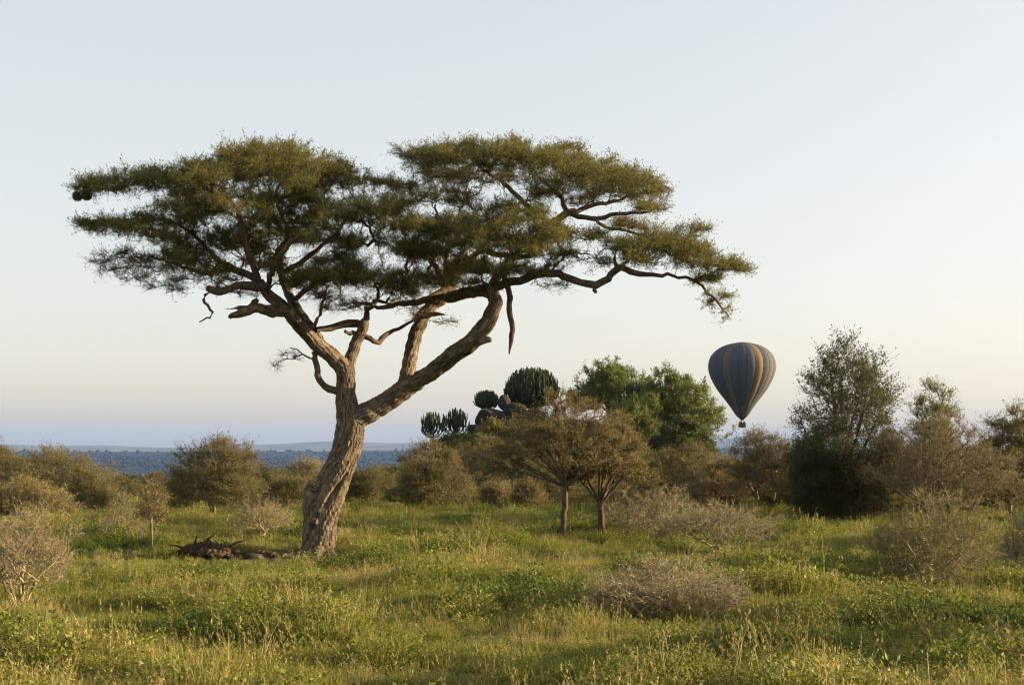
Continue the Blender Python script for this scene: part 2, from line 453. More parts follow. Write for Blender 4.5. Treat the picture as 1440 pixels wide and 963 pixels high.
# ------------------------------------------------------------------ the great umbrella acacia
def hero():
    rng = np.random.default_rng(11)
    root_p = W(448, 783); root_p[2] = G(root_p[0], root_p[1])
    # main limbs: (px, py, depth offset, half width px)
    L = {
      'trunk': [(447, 800, 0, 31), (446, 785, 0, 28), (448, 770, 0, 24.5), (450, 740, 0, 23), (457, 710, 0, 22.5), (468, 680, 0, 22), (478, 655, 0, 20.5), (487, 630, 0, 19.5), (493, 605, 0, 20), (490, 585, 0, 17), (486, 560, 0, 14), (486, 535, 0, 13), (487, 522, 0, 12.5)],
      'left': [(487, 524, 0, 12), (472, 506, -.15, 11.5), (455, 491, -.35, 11), (440, 478, -.6, 10), (425, 463, -.9, 9), (412, 448, -1.1, 8.5), (402, 436, -1.2, 8), (388, 424, -1.3, 8), (374, 410, -1.4, 7), (365, 396, -1.5, 6)],
      'left2': [(452, 489, -.3, 9), (442, 470, 0, 8), (430, 453, .4, 7.5), (418, 436, .8, 7), (411, 424, 1.1, 6.5), (402, 405, 1.5, 6), (396, 384, 1.8, 6), (391, 352, 2.2, 5)],
      'stub': [(487, 526, 0, 10), (493, 503, .1, 8.5), (499, 485, .2, 8.2), (507, 468, .25, 7.5), (513, 455, .3, 7.5), (515, 450, .3, 5)],
      'right': [(490, 600, 0, 16), (504, 586, 0, 15), (522, 577, .05, 14.5), (540, 567, .1, 14), (560, 552, .1, 14), (576, 540, .1, 14)],
      'rup': [(570, 546, .1, 12), (573, 524, .3, 10.5), (579, 493, .7, 9.8), (587, 463, 1.1, 9.6), (597, 441, 1.3, 9.8), (613, 425, 1.4, 9), (628, 410, 1.4, 9), (636, 396, 1.5, 7), (632, 372, 1.6, 5)],
      'rdiag': [(574, 542, .1, 12.5), (592, 533, -.1, 11.5), (612, 519, -.4, 11.5), (640, 497, -.8, 11.8), (662, 481, -1.1, 11.5), (678, 464, -1.3, 11), (690, 444, -1.4, 10), (697, 426, -1.3, 9.5), (693, 413, -1.1, 9), (680, 408, -.8, 8.5), (662, 411, -.3, 8), (646, 415, .4, 8), (630, 419, 1.1, 8)],
      'rcont': [(696, 424, -1.3, 7.5), (692, 406, -1.5, 7), (702, 384, -1.6, 6), (722, 362, -1.6, 5.5), (748, 340, -1.4, 5.3), (772, 318, -1.1, 5), (798, 298, -.8, 5)],
      'deadleft': [(402, 437, -1.2, 8), (388, 437, -1.4, 9), (372, 436, -1.7, 6.5), (356, 433, -1.9, 6.5), (344, 440, -2, 6), (330, 444, -2.1, 4.5), (321, 446, -2.15, 3)],
      'deadspike': [(362, 434, -1.85, 5), (345, 432, -2.0, 3), (328, 434, -2.1, 1.6), (314, 434, -2.2, .6)],
      'deadtop': [(352, 434, -1.9, 5), (356, 426, -2, 4), (361, 423, -2, 3)],
      'knob': [(655, 489, -1.0, 6), (672, 481, -1.25, 5), (686, 477, -1.4, 4), (692, 479, -1.45, 2)],
      'thorn': [(600, 445, 1.2, 5), (613, 441, 1.1, 2.4), (629, 443, 1.0, .6)],
      'stump': [(447, 745, -.1, 14), (440, 725, -.15, 13), (436, 705, -.2, 10.5), (436, 690, -.2, 8.5), (434, 682, -.2, 6)],
      'stump2': [(446, 712, -.1, 12), (448, 696, -.1, 8), (447, 686, -.1, 4)],
      'bump': [(440, 735, -.3, 6), (443, 733, -.48, 4)],
      'root1': [(440, 775, -.2, 12), (427, 781, -.4, 8), (410, 784, -.5, 6), (390, 784, -.6, 5.5), (365, 783, -.8, 5), (345, 781, -.9, 4)],
      'root2': [(455, 775, -.2, 12), (466, 783, -.6, 7), (474, 788, -1.0, 4)],
      'root3': [(450, 778, -.3, 12), (446, 787, -.9, 7), (440, 792, -1.3, 4)],
      'root4': [(455, 778, .3, 12), (468, 780, .6, 7), (478, 783, 1.0, 3)],
    }
    med = {   # thinner limbs, not remeshed
      'hook': ('trunk', [(476, 552, 0, 5), (462, 546, -.1, 5), (451, 537, -.2, 4.6), (445, 520, -.3, 4.2), (443, 506, -.35, 4), (441, 494, -.4, 3)]),
      'hook2': ('hook', [(443, 506, -.35, 1.3), (426, 497, -.5, 1.1), (408, 489, -.6, .8)]),
      'bar': ('stub', [(511, 457, .3, 5.5), (492, 456, .2, 5.5), (474, 458, .1, 5), (458, 462, -.1, 4.2), (444, 463, -.3, 3.5)]),
      'upr': ('left2', [(438, 466, .2, 3), (446, 448, .4, 2.6), (452, 436, .5, 2.4), (455, 420, .6, 2.2), (462, 402, .7, 2)]),
      'hookr': ('stub', [(503, 470, .2, 4), (520, 476, .4, 3.8), (532, 482, .6, 4.2), (539, 473, .7, 4), (549, 466, .9, 3), (561, 461, 1.0, 2.6), (573, 455, 1.2, 2.2), (590, 446, 1.4, 1.5)]),
      'shortl': ('stub', [(503, 470, .2, 3.6), (493, 468, .1, 3), (485, 466, 0, 2.5)]),
      'longl': ('rup', [(636, 404, 1.4, 6), (622, 409, 1.1, 5.5), (602, 420, .8, 5), (582, 426, .5, 4.4), (560, 429, .2, 3.6), (540, 433, 0, 3), (522, 430, -.2, 2.2), (500, 424, -.4, 1.6)]),
      'v1': ('rup', [(625, 404, 1.4, 4.5), (617, 388, 1.5, 4.2), (610, 374, 1.6, 3.8), (604, 362, 1.7, 3.4)]),
      'v2': ('rup', [(632, 392, 1.5, 4.5), (629, 365, 1.7, 4.2), (630, 340, 1.9, 3.5), (640, 315, 2.2, 2.6)]),
      'c1': ('rup', [(636, 396, 1.5, 5), (650, 378, 1.3, 4.5), (664, 362, 1.1, 4.4), (682, 353, 1, 4.4), (700, 357, .8, 4.2), (718, 361, .6, 4), (736, 363, .4, 3.6), (756, 355, .2, 3)]),
      'low': ('rcont', [(692, 406, -1.4, 6), (714, 398, -1.5, 5.5), (740, 390, -1.6, 5.3), (765, 386, -1.7, 5.2), (784, 385, -1.8, 5.4), (800, 391, -1.9, 5.2), (818, 397, -2.0, 5), (838, 400, -2.0, 5), (855, 393, -2.0, 4.8), (864, 382, -2.0, 4.5), (873, 376, -2.0, 4.6), (890, 382, -2.0, 4.2), (908, 386, -2.0, 3.4), (930, 387, -2.0, 2.6), (955, 389, -1.8, 2.2), (975, 395, -1.7, 2), (995, 410, -1.6, 1.7), (1010, 425, -1.6, 1.4), (1024, 443, -1.6, 1)]),
      'lowknob': ('low', [(836, 401, -2.0, 3.5), (834, 407, -2.1, 3), (839, 410, -2.1, 2)]),
      'lowup': ('low', [(868, 378, -2, 3), (865, 362, -1.9, 2.2), (872, 345, -1.8, 1.6)]),
      'tr1': ('rcont', [(798, 298, -.8, 4), (812, 297, -.6, 3.6), (836, 288, -.4, 3), (862, 283, -.2, 2.4), (890, 276, 0, 1.8)]),
      'tr2': ('rcont', [(796, 300, -.8, 4), (812, 304, -1.0, 3.4), (836, 306, -1.2, 3.2), (868, 301, -1.4, 2.6), (890, 300, -1.5, 2.2), (914, 298, -1.6, 1.6)]),
      'tr3': ('tr2', [(836, 306, -1.2, 2.4), (850, 318, -1.4, 2.2), (880, 324, -1.6, 2), (905, 330, -1.8, 1.4)]),
      'tr4': ('rcont', [(772, 318, -1.1, 3.8), (755, 298, -.6, 3.5), (738, 286, -.2, 3.4), (722, 272, .3, 3.2), (700, 252, .9, 2.6), (680, 240, 1.3, 2)]),
      'tr5': ('rcont', [(798, 298, -.8, 3.4), (790, 280, -.5, 3), (776, 266, -.3, 2.6), (765, 252, 0, 2)]),
      'l1': ('left', [(371, 404, -1.4, 7), (352, 402, -1.7, 6), (333, 402, -2.0, 5), (316, 409, -2.2, 5), (302, 410, -2.4, 5), (291, 405, -2.5, 4)]),
      'l1hook': ('l1', [(296, 410, -2.45, 2.2), (287, 421, -2.5, 2), (292, 430, -2.5, 1.8), (297, 440, -2.5, 1.7), (290, 448, -2.5, 1.3), (280, 453, -2.5, .8)]),
      'l2': ('left', [(366, 400, -1.5, 5.5), (348, 386, -1.3, 5.2), (326, 378, -1.1, 4.6), (306, 366, -.9, 4), (290, 348, -.7, 3.2), (270, 330, -.5, 2.4), (240, 310, -.3, 1.8)]),
      'l3': ('left', [(364, 396, -1.5, 5), (352, 365, -1.9, 4.4), (343, 335, -2.2, 4), (337, 306, -2.5, 3.2), (322, 280, -2.7, 2.4), (290, 260, -2.9, 1.8)]),
      'l4': ('left2', [(391, 352, 2.2, 4.5), (402, 338, 2.0, 4), (408, 322, 1.8, 3.4), (396, 305, 1.8, 2.8), (390, 280, 1.7, 2.2), (392, 250, 1.6, 1.6)]),
      'l5': ('left2', [(396, 384, 1.8, 5), (420, 370, 1.6, 4), (446, 352, 1.5, 3.4), (470, 330, 1.4, 2.6), (494, 300, 1.2, 1.8)]),
      'l6': ('left2', [(411, 424, 1.1, 4), (428, 408, .7, 3.8), (450, 396, .4, 3.2), (480, 390, 0, 2.6), (515, 382, -.3, 2)]),
      'l7': ('left', [(374, 410, -1.4, 4), (384, 380, -2.4, 3.6), (400, 350, -3.0, 3), (430, 325, -3.3, 2.2)]),
      'l8': ('l2', [(326, 378, -1.1, 3), (290, 384, -.4, 2.6), (250, 372, .2, 2), (210, 360, .8, 1.5)]),
    }
    K = D0 / F
    def conv(pts, step):
        A = np.array([list(W(px, py, D0 + dy)) + [hw * K] for px, py, dy, hw in pts])
        # Catmull-Rom resample
        out = []
        for i in range(len(A) - 1):
            p0 = A[max(i - 1, 0)]; p1 = A[i]; p2 = A[i + 1]; p3 = A[min(i + 2, len(A) - 1)]
            m = max(2, int(np.linalg.norm((p2 - p1)[:3]) / step))
            for t in np.linspace(0, 1, m, endpoint=False):
                out.append(.5 * (2 * p1 + (p2 - p0) * t + (2 * p0 - 5 * p1 + 4 * p2 - p3) * t * t + (3 * p1 - p0 - 3 * p2 + p3) * t ** 3))
        out.append(A[-1]); return np.array(out)
    # --- thick wood as a remeshed union
    bb = Buf(); sk = []
    minor = {'stump', 'stump2', 'bump', 'root1', 'root2', 'root3', 'root4', 'knob', 'thorn', 'deadspike', 'deadtop'}
    for nm, pts in L.items():
        A = conv(pts, .12)
        if nm not in ('trunk',): A[:, :3] += rng.normal(size=(len(A), 3)) * .012
        p, r = A[:, :3], A[:, 3]
        tn = unit(np.gradient(p, axis=0))
        ref = np.array([0, 1., 0])
        u = unit(np.cross(tn, ref)); v = np.cross(tn, u)
        ns = 20; an = np.arange(ns) / ns * 2 * PI
        rg = p[:, None] + r[:, None, None] * (u[:, None] * np.cos(an)[None, :, None] + v[:, None] * np.sin(an)[None, :, None])
        n = len(p); i = np.arange(n - 1)[:, None]; j = np.arange(ns)[None]; j2 = (j + 1) % ns
        f = np.stack([i * ns + j, (i + 1) * ns + j, (i + 1) * ns + j2, i * ns + j2], -1).reshape(-1, 4)
        V = np.concatenate([rg.reshape(-1, 3), p[:1], p[-1:] + tn[-1:] * r[-1] * .3])
        bb.add(V, f); off = bb.n - len(V)
        jj = np.arange(ns)
        c0 = np.stack([np.full(ns, n * ns), jj, (jj + 1) % ns], -1)
        c1 = np.stack([np.full(ns, n * ns + 1), (n - 1) * ns + (jj + 1) % ns, (n - 1) * ns + jj], -1)
        bb.f.setdefault(3, []).append(np.concatenate([c0, c1]) + off); bb.t.setdefault(3, []).append(np.full(2 * ns, .5))
        slen = np.concatenate([[0], np.cumsum(np.linalg.norm(np.diff(p, axis=0), axis=1))])
        if nm in minor: continue
        if sk:
            SS = np.concatenate(sk); kq = int(np.argmin(np.linalg.norm(SS[:, :3] - p[0], axis=1))); slen = slen + SS[kq, 10]
        sk.append(np.concatenate([p, r[:, None], u, v, slen[:, None]], 1))
    me0 = bb.mesh('tmp', None)
    o = link('tmp', me0)
    md = o.modifiers.new('r', 'REMESH'); md.mode = 'VOXEL'; md.voxel_size = .021
    ms = o.modifiers.new('s', 'SMOOTH'); ms.factor = .5; ms.iterations = 5
    dg = bpy.context.evaluated_depsgraph_get(); dg.update()
    ev = o.evaluated_get(dg); me = bpy.data.meshes.new_from_object(ev)
    bpy.data.objects.remove(o); bpy.data.meshes.remove(me0)
    nv = len(me.vertices); co = np.empty(nv * 3, np.float32); me.vertices.foreach_get('co', co); co = co.reshape(-1, 3).astype(float)
    no = np.empty(nv * 3, np.float32); me.vertices.foreach_get('normal', no); no = no.reshape(-1, 3)
    S = np.concatenate(sk)
    idx = np.zeros(nv, int)
    for a in range(0, nv, 4000):
        d = np.linalg.norm(co[a:a + 4000, None] - S[None, :, :3], axis=2) / (S[None, :, 3] + .03)
        idx[a:a + 4000] = d.argmin(1)
    q = S[idx]; rel = co - q[:, :3]
    th = np.arctan2((rel * q[:, 7:10]).sum(1), (rel * q[:, 4:7]).sum(1)); s = q[:, 10]; r = q[:, 3]
    # twisting ridges, strongest on the old trunk
    tw = th - s * .75
    big = np.clip((r - .12) / .25, 0, 1)
    from mathutils import noise as mn
    def ridged(k, zs, o):
        v_ = np.array([mn.noise((math.cos(t_) * k + o, math.sin(t_) * k, z_ * zs)) for t_, z_ in zip(tw, s)])
        return 1 - 2.6 * np.abs(v_)
    rid = .60 * ridged(1.7, .45, 3) + .42 * ridged(3.6, .8, 17) + .22 * ridged(8, 2.2, 40) - .55
    lump = np.sin(co[:, 0] * 9 + co[:, 2] * 7) * np.sin(co[:, 2] * 11 + co[:, 1] * 8)
    cav = np.exp(-(((co[:, 0] - W(473, 690)[0]) * .8 + (co[:, 2] - W(473, 690)[2]) * -.6) / .07) ** 2 - (((co[:, 0] - W(473, 690)[0]) * .6 + (co[:, 2] - W(473, 690)[2]) * .8) / .35) ** 2) * (no[:, 1] < 0)
    disp = rid * (.012 + .055 * big) + lump * .012 * np.clip(r / .2, .2, 1) + rng.normal(size=nv) * .0035 - .12 * cav
    co2 = co + no * disp[:, None]
    me.vertices.foreach_set('co', co2.astype(np.float32).ravel())
    at = me.attributes.new('bark', 'FLOAT_VECTOR', 'POINT')
    rr = np.maximum(r, .1)
    at.data.foreach_set('vector', np.stack([np.cos(tw) * rr, np.sin(tw) * rr, s], -1).astype(np.float32).ravel())
    me.materials.clear(); me.materials.append(M['hero_bark'])
    me.polygons.foreach_set('use_smooth', np.ones(len(me.polygons), bool)); me.update()
    me.transform(__import__('mathutils').Matrix.Translation(-Vector(root_p)))
    T = thing('umbrella_acacia', 'towering flat-topped acacia with a twisted leaning trunk and broad layered crown', 'tree', root_p)
    me.name = 'trunk'; link('trunk', me, T)
    # --- skeleton for growth
    pos, par, fixed, rset = [], [], [], []
    ends = {}
    def addchain(nm, A, start, fx):
        ids = []
        prev = start
        for a in A:
            pos.append(a[:3]); par.append(prev); fixed.append(fx); rset.append(a[3]); prev = len(pos) - 1; ids.append(prev)
        ends[nm] = ids
    def nearest(nm, p):
        ids = ends[nm]; return ids[int(np.argmin([np.linalg.norm(pos[i] - p) for i in ids]))]
    addchain('trunk', conv(L['trunk'], .3), -1, True)
    for nm, pr in (('left', 'trunk'), ('left2', 'left'), ('stub', 'trunk'), ('right', 'trunk'), ('rup', 'right'), ('rdiag', 'right'), ('rcont', 'rdiag')):
        A = conv(L[nm], .25); addchain(nm, A, nearest(pr, A[0, :3]), True)
    n_thick = len(pos)
    for nm, (pr, pts) in med.items():
        A = conv(pts, .16); A[1:-1, :3] += rng.normal(size=(len(A) - 2, 3)) * .02
        st = nearest(pr, A[0, :3]); addchain(nm, A, st, False)
    nset = len(pos)
    # crown pads: px, py, rx, ry, depth centre, depth half, weight, leafiness
    pads = [
      (150, 262, 52, 13, -1, 1.6, 2.0, 1), (210, 250, 60, 18, -1, 2.6, 3.4, 1), (275, 245, 60, 24, -1.5, 3.2, 4.6, 1), (345, 232, 62, 30, -.5, 3.6, 5.5, 1),
      (390, 218, 52, 20, 0, 3.2, 4.5, 1), (430, 236, 55, 26, 0, 3.4, 4.6, 1), (480, 246, 46, 17, .5, 3.0, 3.0, 1), (535, 262, 34, 12, .5, 2.5, 1.4, .8),
      (135, 318, 45, 10, -1, 1.5, 1.6, 1), (190, 316, 55, 15, -1, 2.4, 2.6, 1), (255, 300, 62, 22, -1, 3.2, 3.6, 1), (330, 288, 60, 24, -2, 3.4, 3.4, 1),
      (400, 285, 60, 20, 1, 3.4, 3.0, 1), (460, 290, 60, 18, 0, 3.2, 2.6, .9), (520, 300, 50, 16, -1, 3, 2.4, 1),
      (160, 362, 42, 17, -.5, 2.0, 1.4, .25), (215, 368, 52, 22, -.5, 2.6, 2.2, .4), (275, 352, 60, 22, -1, 3.0, 2.8, .7), (245, 398, 48, 14, -1, 2.2, 1.1, .25),
      (310, 330, 55, 16, 0, 3, 2.2, .9), (350, 345, 50, 18, 0, 3, 2.2, .8), (300, 385, 50, 20, -1, 2.4, 1.5, .45), (430, 330, 60, 16, -1, 3.2, 2.2, .9), (500, 340, 60, 14, -.5, 3, 2.0, .8),
      (375, 372, 50, 14, -1.5, 2.5, 1.5, .9), (440, 392, 58, 16, -1.6, 2.0, 3.0, 1.1), (500, 388, 60, 16, -1.6, 2.0, 3.2, 1.1), (540, 398, 50, 13, -.5, 2.2, 1.6, .45), (500, 425, 62, 14, 0, 1.8, 1.7, .10), (450, 415, 40, 12, 0, 1.6, .9, .1), (560, 405, 44, 14, .2, 1.8, 1.2, .2), (118, 268, 22, 5, -1, .8, .5, .9), (104, 266, 10, 3, -1, .4, .15, .9), (370, 315, 70, 16, 1, 3, 2.2, .9), (450, 312, 60, 14, -1, 3, 2.0, .9), (415, 262, 70, 18, -1, 3, 3.0, 1), (300, 266, 70, 16, 1, 3, 2.2, 1), (470, 365, 60, 13, -1, 2.6, 1.8, .8), (225, 335, 50, 12, -1, 2.4, 1.5, .8), (545, 290, 46, 14, -1, 2.6, 1.8, .9), (330, 408, 40, 10, -1.2, 1.6, .6, .4),
      (600, 218, 44, 15, 1.0, 2.8, 3.2, 1), (650, 214, 58, 18, 1.0, 3.4, 4.6, 1), (715, 214, 62, 19, .5, 3.6, 4.8, 1), (780, 222, 60, 20, 0, 3.6, 4.6, 1), (840, 238, 56, 22, -.2, 3.2, 4.0, 1),
      (890, 252, 42, 18, -.4, 2.6, 2.6, 1), (925, 268, 28, 11, -.5, 1.8, 1.1, .8), (870, 275, 50, 10, -.5, 2.2, 1.5, .7), (920, 292, 34, 9, -1, 1.6, .8, .6),
      (590, 268, 55, 12, 0, 2.8, 1.6, .8), (640, 280, 48, 14, 0, 2.8, 1.5, .7), (565, 320, 52, 18, -1, 3, 2.8, 1), (610, 318, 52, 18, -1.5, 2.8, 2.8, 1),
      (680, 320, 50, 20, -1.5, 2.8, 2.8, 1), (740, 305, 50, 16, -1.5, 2.6, 2.2, .9), (780, 330, 42, 22, -1.8, 2.2, 2.2, 1), (720, 345, 56, 16, -2, 2.4, 2.4, .9), (800, 358, 32, 13, -1.8, 1.6, 1.0, .7),
      (650, 375, 50, 14, -.5, 2.2, 2.3, 1), (700, 380, 54, 13, -1.8, 2.0, 2.4, 1), (610, 360, 50, 14, -1, 2.2, 1.8, 1), (835, 330, 40, 10, -1.5, 1.6, .9, .6), (960, 345, 50, 12, -1.8, 2, 1.4, .9), (765, 272, 52, 11, -.3, 2.4, 1.3, .8), (830, 282, 40, 9, -.5, 2, .9, .8), (905, 294, 24, 8, -1.5, 1.2, .7, .8), (600, 395, 60, 13, -.3, 2.2, 1.9, .8), (665, 398, 46, 9, -.8, 1.6, 1.0, .8), (680, 335, 60, 14, -2, 2, 1.5, .9), (880, 315, 46, 9, -1.4, 1.8, .9, .7), (200, 385, 60, 14, -1, 2.2, 1.3, .25), (285, 372, 60, 20, -1, 2.4, 1.8, .5), (760, 380, 36, 9, -1.6, 1.6, 1.1, .7), (585, 385, 44, 12, 0, 2.2, 1.2, .5), (565, 415, 34, 12, 0, 1.5, .7, .15), (780, 402, 28, 7, -1.8, .8, .3, .5), (590, 350, 50, 14, -.6, 2.6, 1.8, .85), (640, 245, 60, 12, 0, 2.6, 1.8, .6), (700, 250, 60, 12, 0, 2.8, 1.4, .35), (780, 256, 60, 14, 0, 2.8, 1.6, .4), (650, 345, 55, 14, -1, 2.6, 1.9, .9), (755, 345, 50, 18, -1.8, 2.4, 2.0, 1), (700, 290, 45, 12, -1, 2.4, 1.2, .7), (555, 345, 40, 12, -1, 2.4, 1.4, .9),
      (880, 345, 42, 14, -2, 2.0, 2.0, 1), (930, 345, 50, 20, -2, 2.4, 2.8, 1), (975, 362, 46, 18, -1.9, 2.2, 2.6, 1), (1020, 374, 36, 10, -1.8, 1.4, 1.3, 1), (1048, 380, 20, 4, -1.8, .6, .35, .9),
      (905, 366, 40, 12, -2, 1.8, 1.4, 1), (960, 325, 40, 13, -1.8, 2.0, 1.0, .5), (985, 392, 30, 10, -1.6, 1.2, .9, 1), (1008, 418, 17, 14, -1.6, .8, .7, .9), (1022, 438, 9, 11, -1.6, .5, .3, .8), (905, 318, 40, 9, -1.6, 1.6, .8, .4),
      (410, 503, 24, 9, -.5, .8, .55, .0), (385, 512, 14, 8, -.5, .5, .25, .0), (628, 452, 22, 9, .6, .8, .35, .1), (590, 440, 34, 12, .8, 1.0, .6, .1), (465, 430, 30, 9, .5, 1.0, .5, .1), (840, 372, 24, 14, -2, 1.2, .5, .8),
    ]
    NA = 9400
    tw_ = sum(p[6] for p in pads)
    att, lf = [], []
    for (cx, cy, rx, ry, dc, dh, w, lv) in pads:
        n = int(NA * w / tw_)
        v = unit(rng.normal(size=(n, 3))) * (rng.random((n, 1)) ** .5)
        # uneven outline: sub-clumps
        nk = max(2, n // 14); ck = unit(rng.normal(size=(nk, 3))) * (rng.random((nk, 1)) ** .4) * .82
        v = np.where(rng.random((n, 1)) < .75, ck[rng.integers(0, nk, n)] + rng.normal(size=(n, 3)) * .16, v)
        px = cx + v[:, 0] * rx; dep = dc + v[:, 2] * dh
        # crown round in plan, and never higher behind than at its centre plane
        py = cy + v[:, 1] * ry * 1.02
        D = D0 + dep
        x = (px - CX) / F * D; z = EYE + (HZ - py) / F * np.minimum(D, D0 + .5)
        p = np.stack([x, D, z], -1)
        att.append(p); lf.append(np.full(n, lv))
    att = np.concatenate(att); lf = np.concatenate(lf)
    # a few stray sprigs
    P_, R_, tips = grow(pos, par, att, .16, .16, .13, rng)
    rad = radii(R_, .0055, 2.35)
    fx = np.zeros(len(P_), bool); fx[:n_thick] = True
    rad[n_thick:nset] = np.array(rset[n_thick:nset]); rad[:n_thick] = np.array(rset[:n_thick])
    for i in range(nset, len(P_)):
        rad[i] = min(rad[i], rad[R_[i]] * .9) if rad[R_[i]] > .008 else rad[i]
    bw = Buf(); mask = ~fx
    thin = rad < .02
    loc = P_ - root_p
    tubes(bw, loc, R_, rad, 3, mask & thin, rng)
    tubes(bw, loc, R_, rad, 8, mask & ~thin, rng, .07)
    # hanging dead limb
    bd = Buf(); A = conv([(708, 385, -1.6, 3.6), (712, 398, -1.6, 4), (717, 418, -1.6, 4), (715, 436, -1.6, 4), (719, 455, -1.6, 3.8), (720, 472, -1.6, 3.4), (717, 485, -1.6, 2.4), (716, 498, -1.6, .8)], .12)
    A[1:-1, :3] += rng.normal(size=(len(A) - 2, 3)) * .01
    tubes(bd, A[:, :3] - root_p, np.arange(-1, len(A) - 1), A[:, 3], 8, np.ones(len(A), bool), rng, .05)
    h_ = link('hanging_branch', bd.mesh('hanging_branch', M['dead'], True), T); h_['label'] = 'bare dead branch dangling below the crown'
    # leaves
    lw = np.zeros(len(P_)); lw[tips] = lf
    for i in range(len(P_) - 1, nset - 1, -1):
        if lw[i] > 0 and R_[i] >= nset: lw[R_[i]] = max(lw[R_[i]], lw[i])
    te = np.nonzero((R_ >= nset) & (rad < .016))[0]
    nt_ = 60000
    e = rng.choice(te, nt_)
    t = rng.random((nt_, 1)); p = P_[R_[e]] * (1 - t) + P_[e] * t
    d = unit(unit(P_[e] - P_[R_[e]]) * .8 + rng.normal(size=(nt_, 3)) * np.array([.55, .55, .35]) + np.array([0, 0, .22]))
    mid, tip = twiglets(bw, p - root_p, d, rng.uniform(.10, .42, nt_), .0042)
    link('branch_network', bw.mesh('branch_network', M['hero_twig'], True), T)
    w = np.maximum(lw[e], 0); w = w / w.sum()
    nl = 450000
    k = rng.choice(nt_, nl, p=w)
    q, dq = on_twigs(p - root_p, mid, tip, k, rng.random(nl) ** .85)
    d = unit(dq * .6 + rng.normal(size=(nl, 3)) * np.array([.8, .8, .5]) + np.array([0, 0, .3]))
    q = q + rng.normal(size=(nl, 3)) * .018
    bl = Buf()
    branch_t = (np.sin(e * .37) * .5 + .5)[k]
    leaves(bl, q, d, rng.uniform(.045, .115, nl), rng.uniform(.010, .019, nl), rng, .4, np.clip(rng.random(nl) * .7 + .25 * branch_t, 0, 1))
    link('crown', bl.mesh('crown', M['hero_leaf']), T)
    return T
hero()

# two woven nests at the tip of the crown
def nest(px, py, r, label):
    rng = np.random.default_rng(int(px)); c = W(px, py, D0 - 1)
    b = Buf(); n = 900
    v = unit(rng.normal(size=(n, 3))); p = v * r * np.array([1.2, 1, .75]) * rng.uniform(.5, 1.15, (n, 1)) * (1 + .2 * np.sin(v[:, :1] * 5))
    d = unit(np.cross(v, rng.normal(size=(n, 3))))
    leaves(b, p, d, .14, .018, rng, 0)
    # stalk tying it to the twig above
    pts = np.array([[0, 0, r * .7], [.02, 0, r * .7 + .1], [.05, .02, r * .7 + .22]])
    tubes(b, pts, np.array([-1, 0, 1]), np.array([.01, .008, .006]), 4, np.ones(3, bool))
    o = link('bird_nest', b.mesh('bird_nest', M['tan']), None, c); tag(o, label, 'nest', 'nests hanging from the acacia')
nest(109, 276, .045, 'smaller round brown nest at the very tip of the crown')
nest(122, 275, .040, 'dark brown nest tucked among leaves, inward of the tip nest')

# fallen log beside the trunk
def log():
    rng = np.random.default_rng(5)
    b = Buf()
    ch = [[(250, 779, -.6, 3), (262, 775, -.6, 6), (280, 772, -.6, 9), (300, 773, -.6, 9.5), (318, 776, -.6, 8.5), (334, 780, -.6, 6), (345, 783, -.6, 3)],
          [(268, 782, -.9, 3), (285, 779, -.9, 6), (310, 781, -.9, 6), (332, 785, -.9, 3)],
          [(352, 786, -.7, 2), (362, 781, -.7, 5), (380, 781, -.7, 5.5), (396, 786, -.7, 2)]]
    c0 = W(300, 785, D0 - .6); c0[2] = G(c0[0], c0[1])
    for pts in ch:
        A = np.array([list(W(px, py - 2, D0 + dy)) + [hw * .78 * D0 / F] for px, py, dy, hw in pts])
        t = np.linspace(0, len(A) - 1, 60); B = np.stack([np.interp(t, np.arange(len(A)), A[:, k]) for k in range(4)], 1)
        p = B[:, :3] - c0 + rng.normal(size=(60, 3)) * .012; ns = 26; an = np.arange(ns) / ns * 2 * PI; tn = unit(np.gradient(p, axis=0))
        u = unit(np.cross(tn, np.array([0, 1., 0]))); v = np.cross(tn, u)
        R = B[:, 3][:, None] * (.9 + .20 * np.sin(an * 3 + t[:, None] * 1.1) + .16 * np.abs(np.sin(an * 4.5 + t[:, None] * .8)) + .14 * np.sin(t[:, None] * 6 + an * 2) + .09 * rng.normal(size=(60, ns)))
        rg = p[:, None] + R[..., None] * (u[:, None] * np.cos(an)[None, :, None] + v[:, None] * 1.5 * np.sin(an)[None, :, None])
        i = np.arange(59)[:, None]; j = np.arange(ns)[None]; j2 = (j + 1) % ns
        f = np.stack([i * ns + j, i * ns + j2, (i + 1) * ns + j2, (i + 1) * ns + j], -1).reshape(-1, 4)
        b.add(rg.reshape(-1, 3), f)
    for (qx, qy, dx, dz, L_) in ((262, 772, -.9, .25, .5), (285, 766, .7, .6, .45), (318, 770, .9, .35, .6), (333, 778, .9, .1, .7), (300, 768, -.5, .7, .3), (272, 770, .3, .8, .35)):
        a = W(qx, qy, D0 - .7) - c0; d_ = unit(np.array([dx, -.3, dz])); P = np.array([a, a + d_ * L_ * .5 + np.array([0, 0, .03]), a + d_ * L_])
        tubes(b, P, np.array([-1, 0, 1]), np.array([.045, .028, .008]), 6, np.ones(3, bool), rng, .15)
    o = link('fallen_log', b.mesh('fallen_log', M['dead'], True), None, c0)
    tag(o, 'weathered dark fallen log lying in grass beside the great acacia trunk', 'log')
log()

# ------------------------------------------------------------------ trees and shrubs
def place(px, D, top, wpx, sink=0.0):
    x = (px - CX) / F * D; g = G(x, D)
    H = EYE + (HZ - top) / F * D - g
    return (x, D, g - sink), H, wpx / F * D

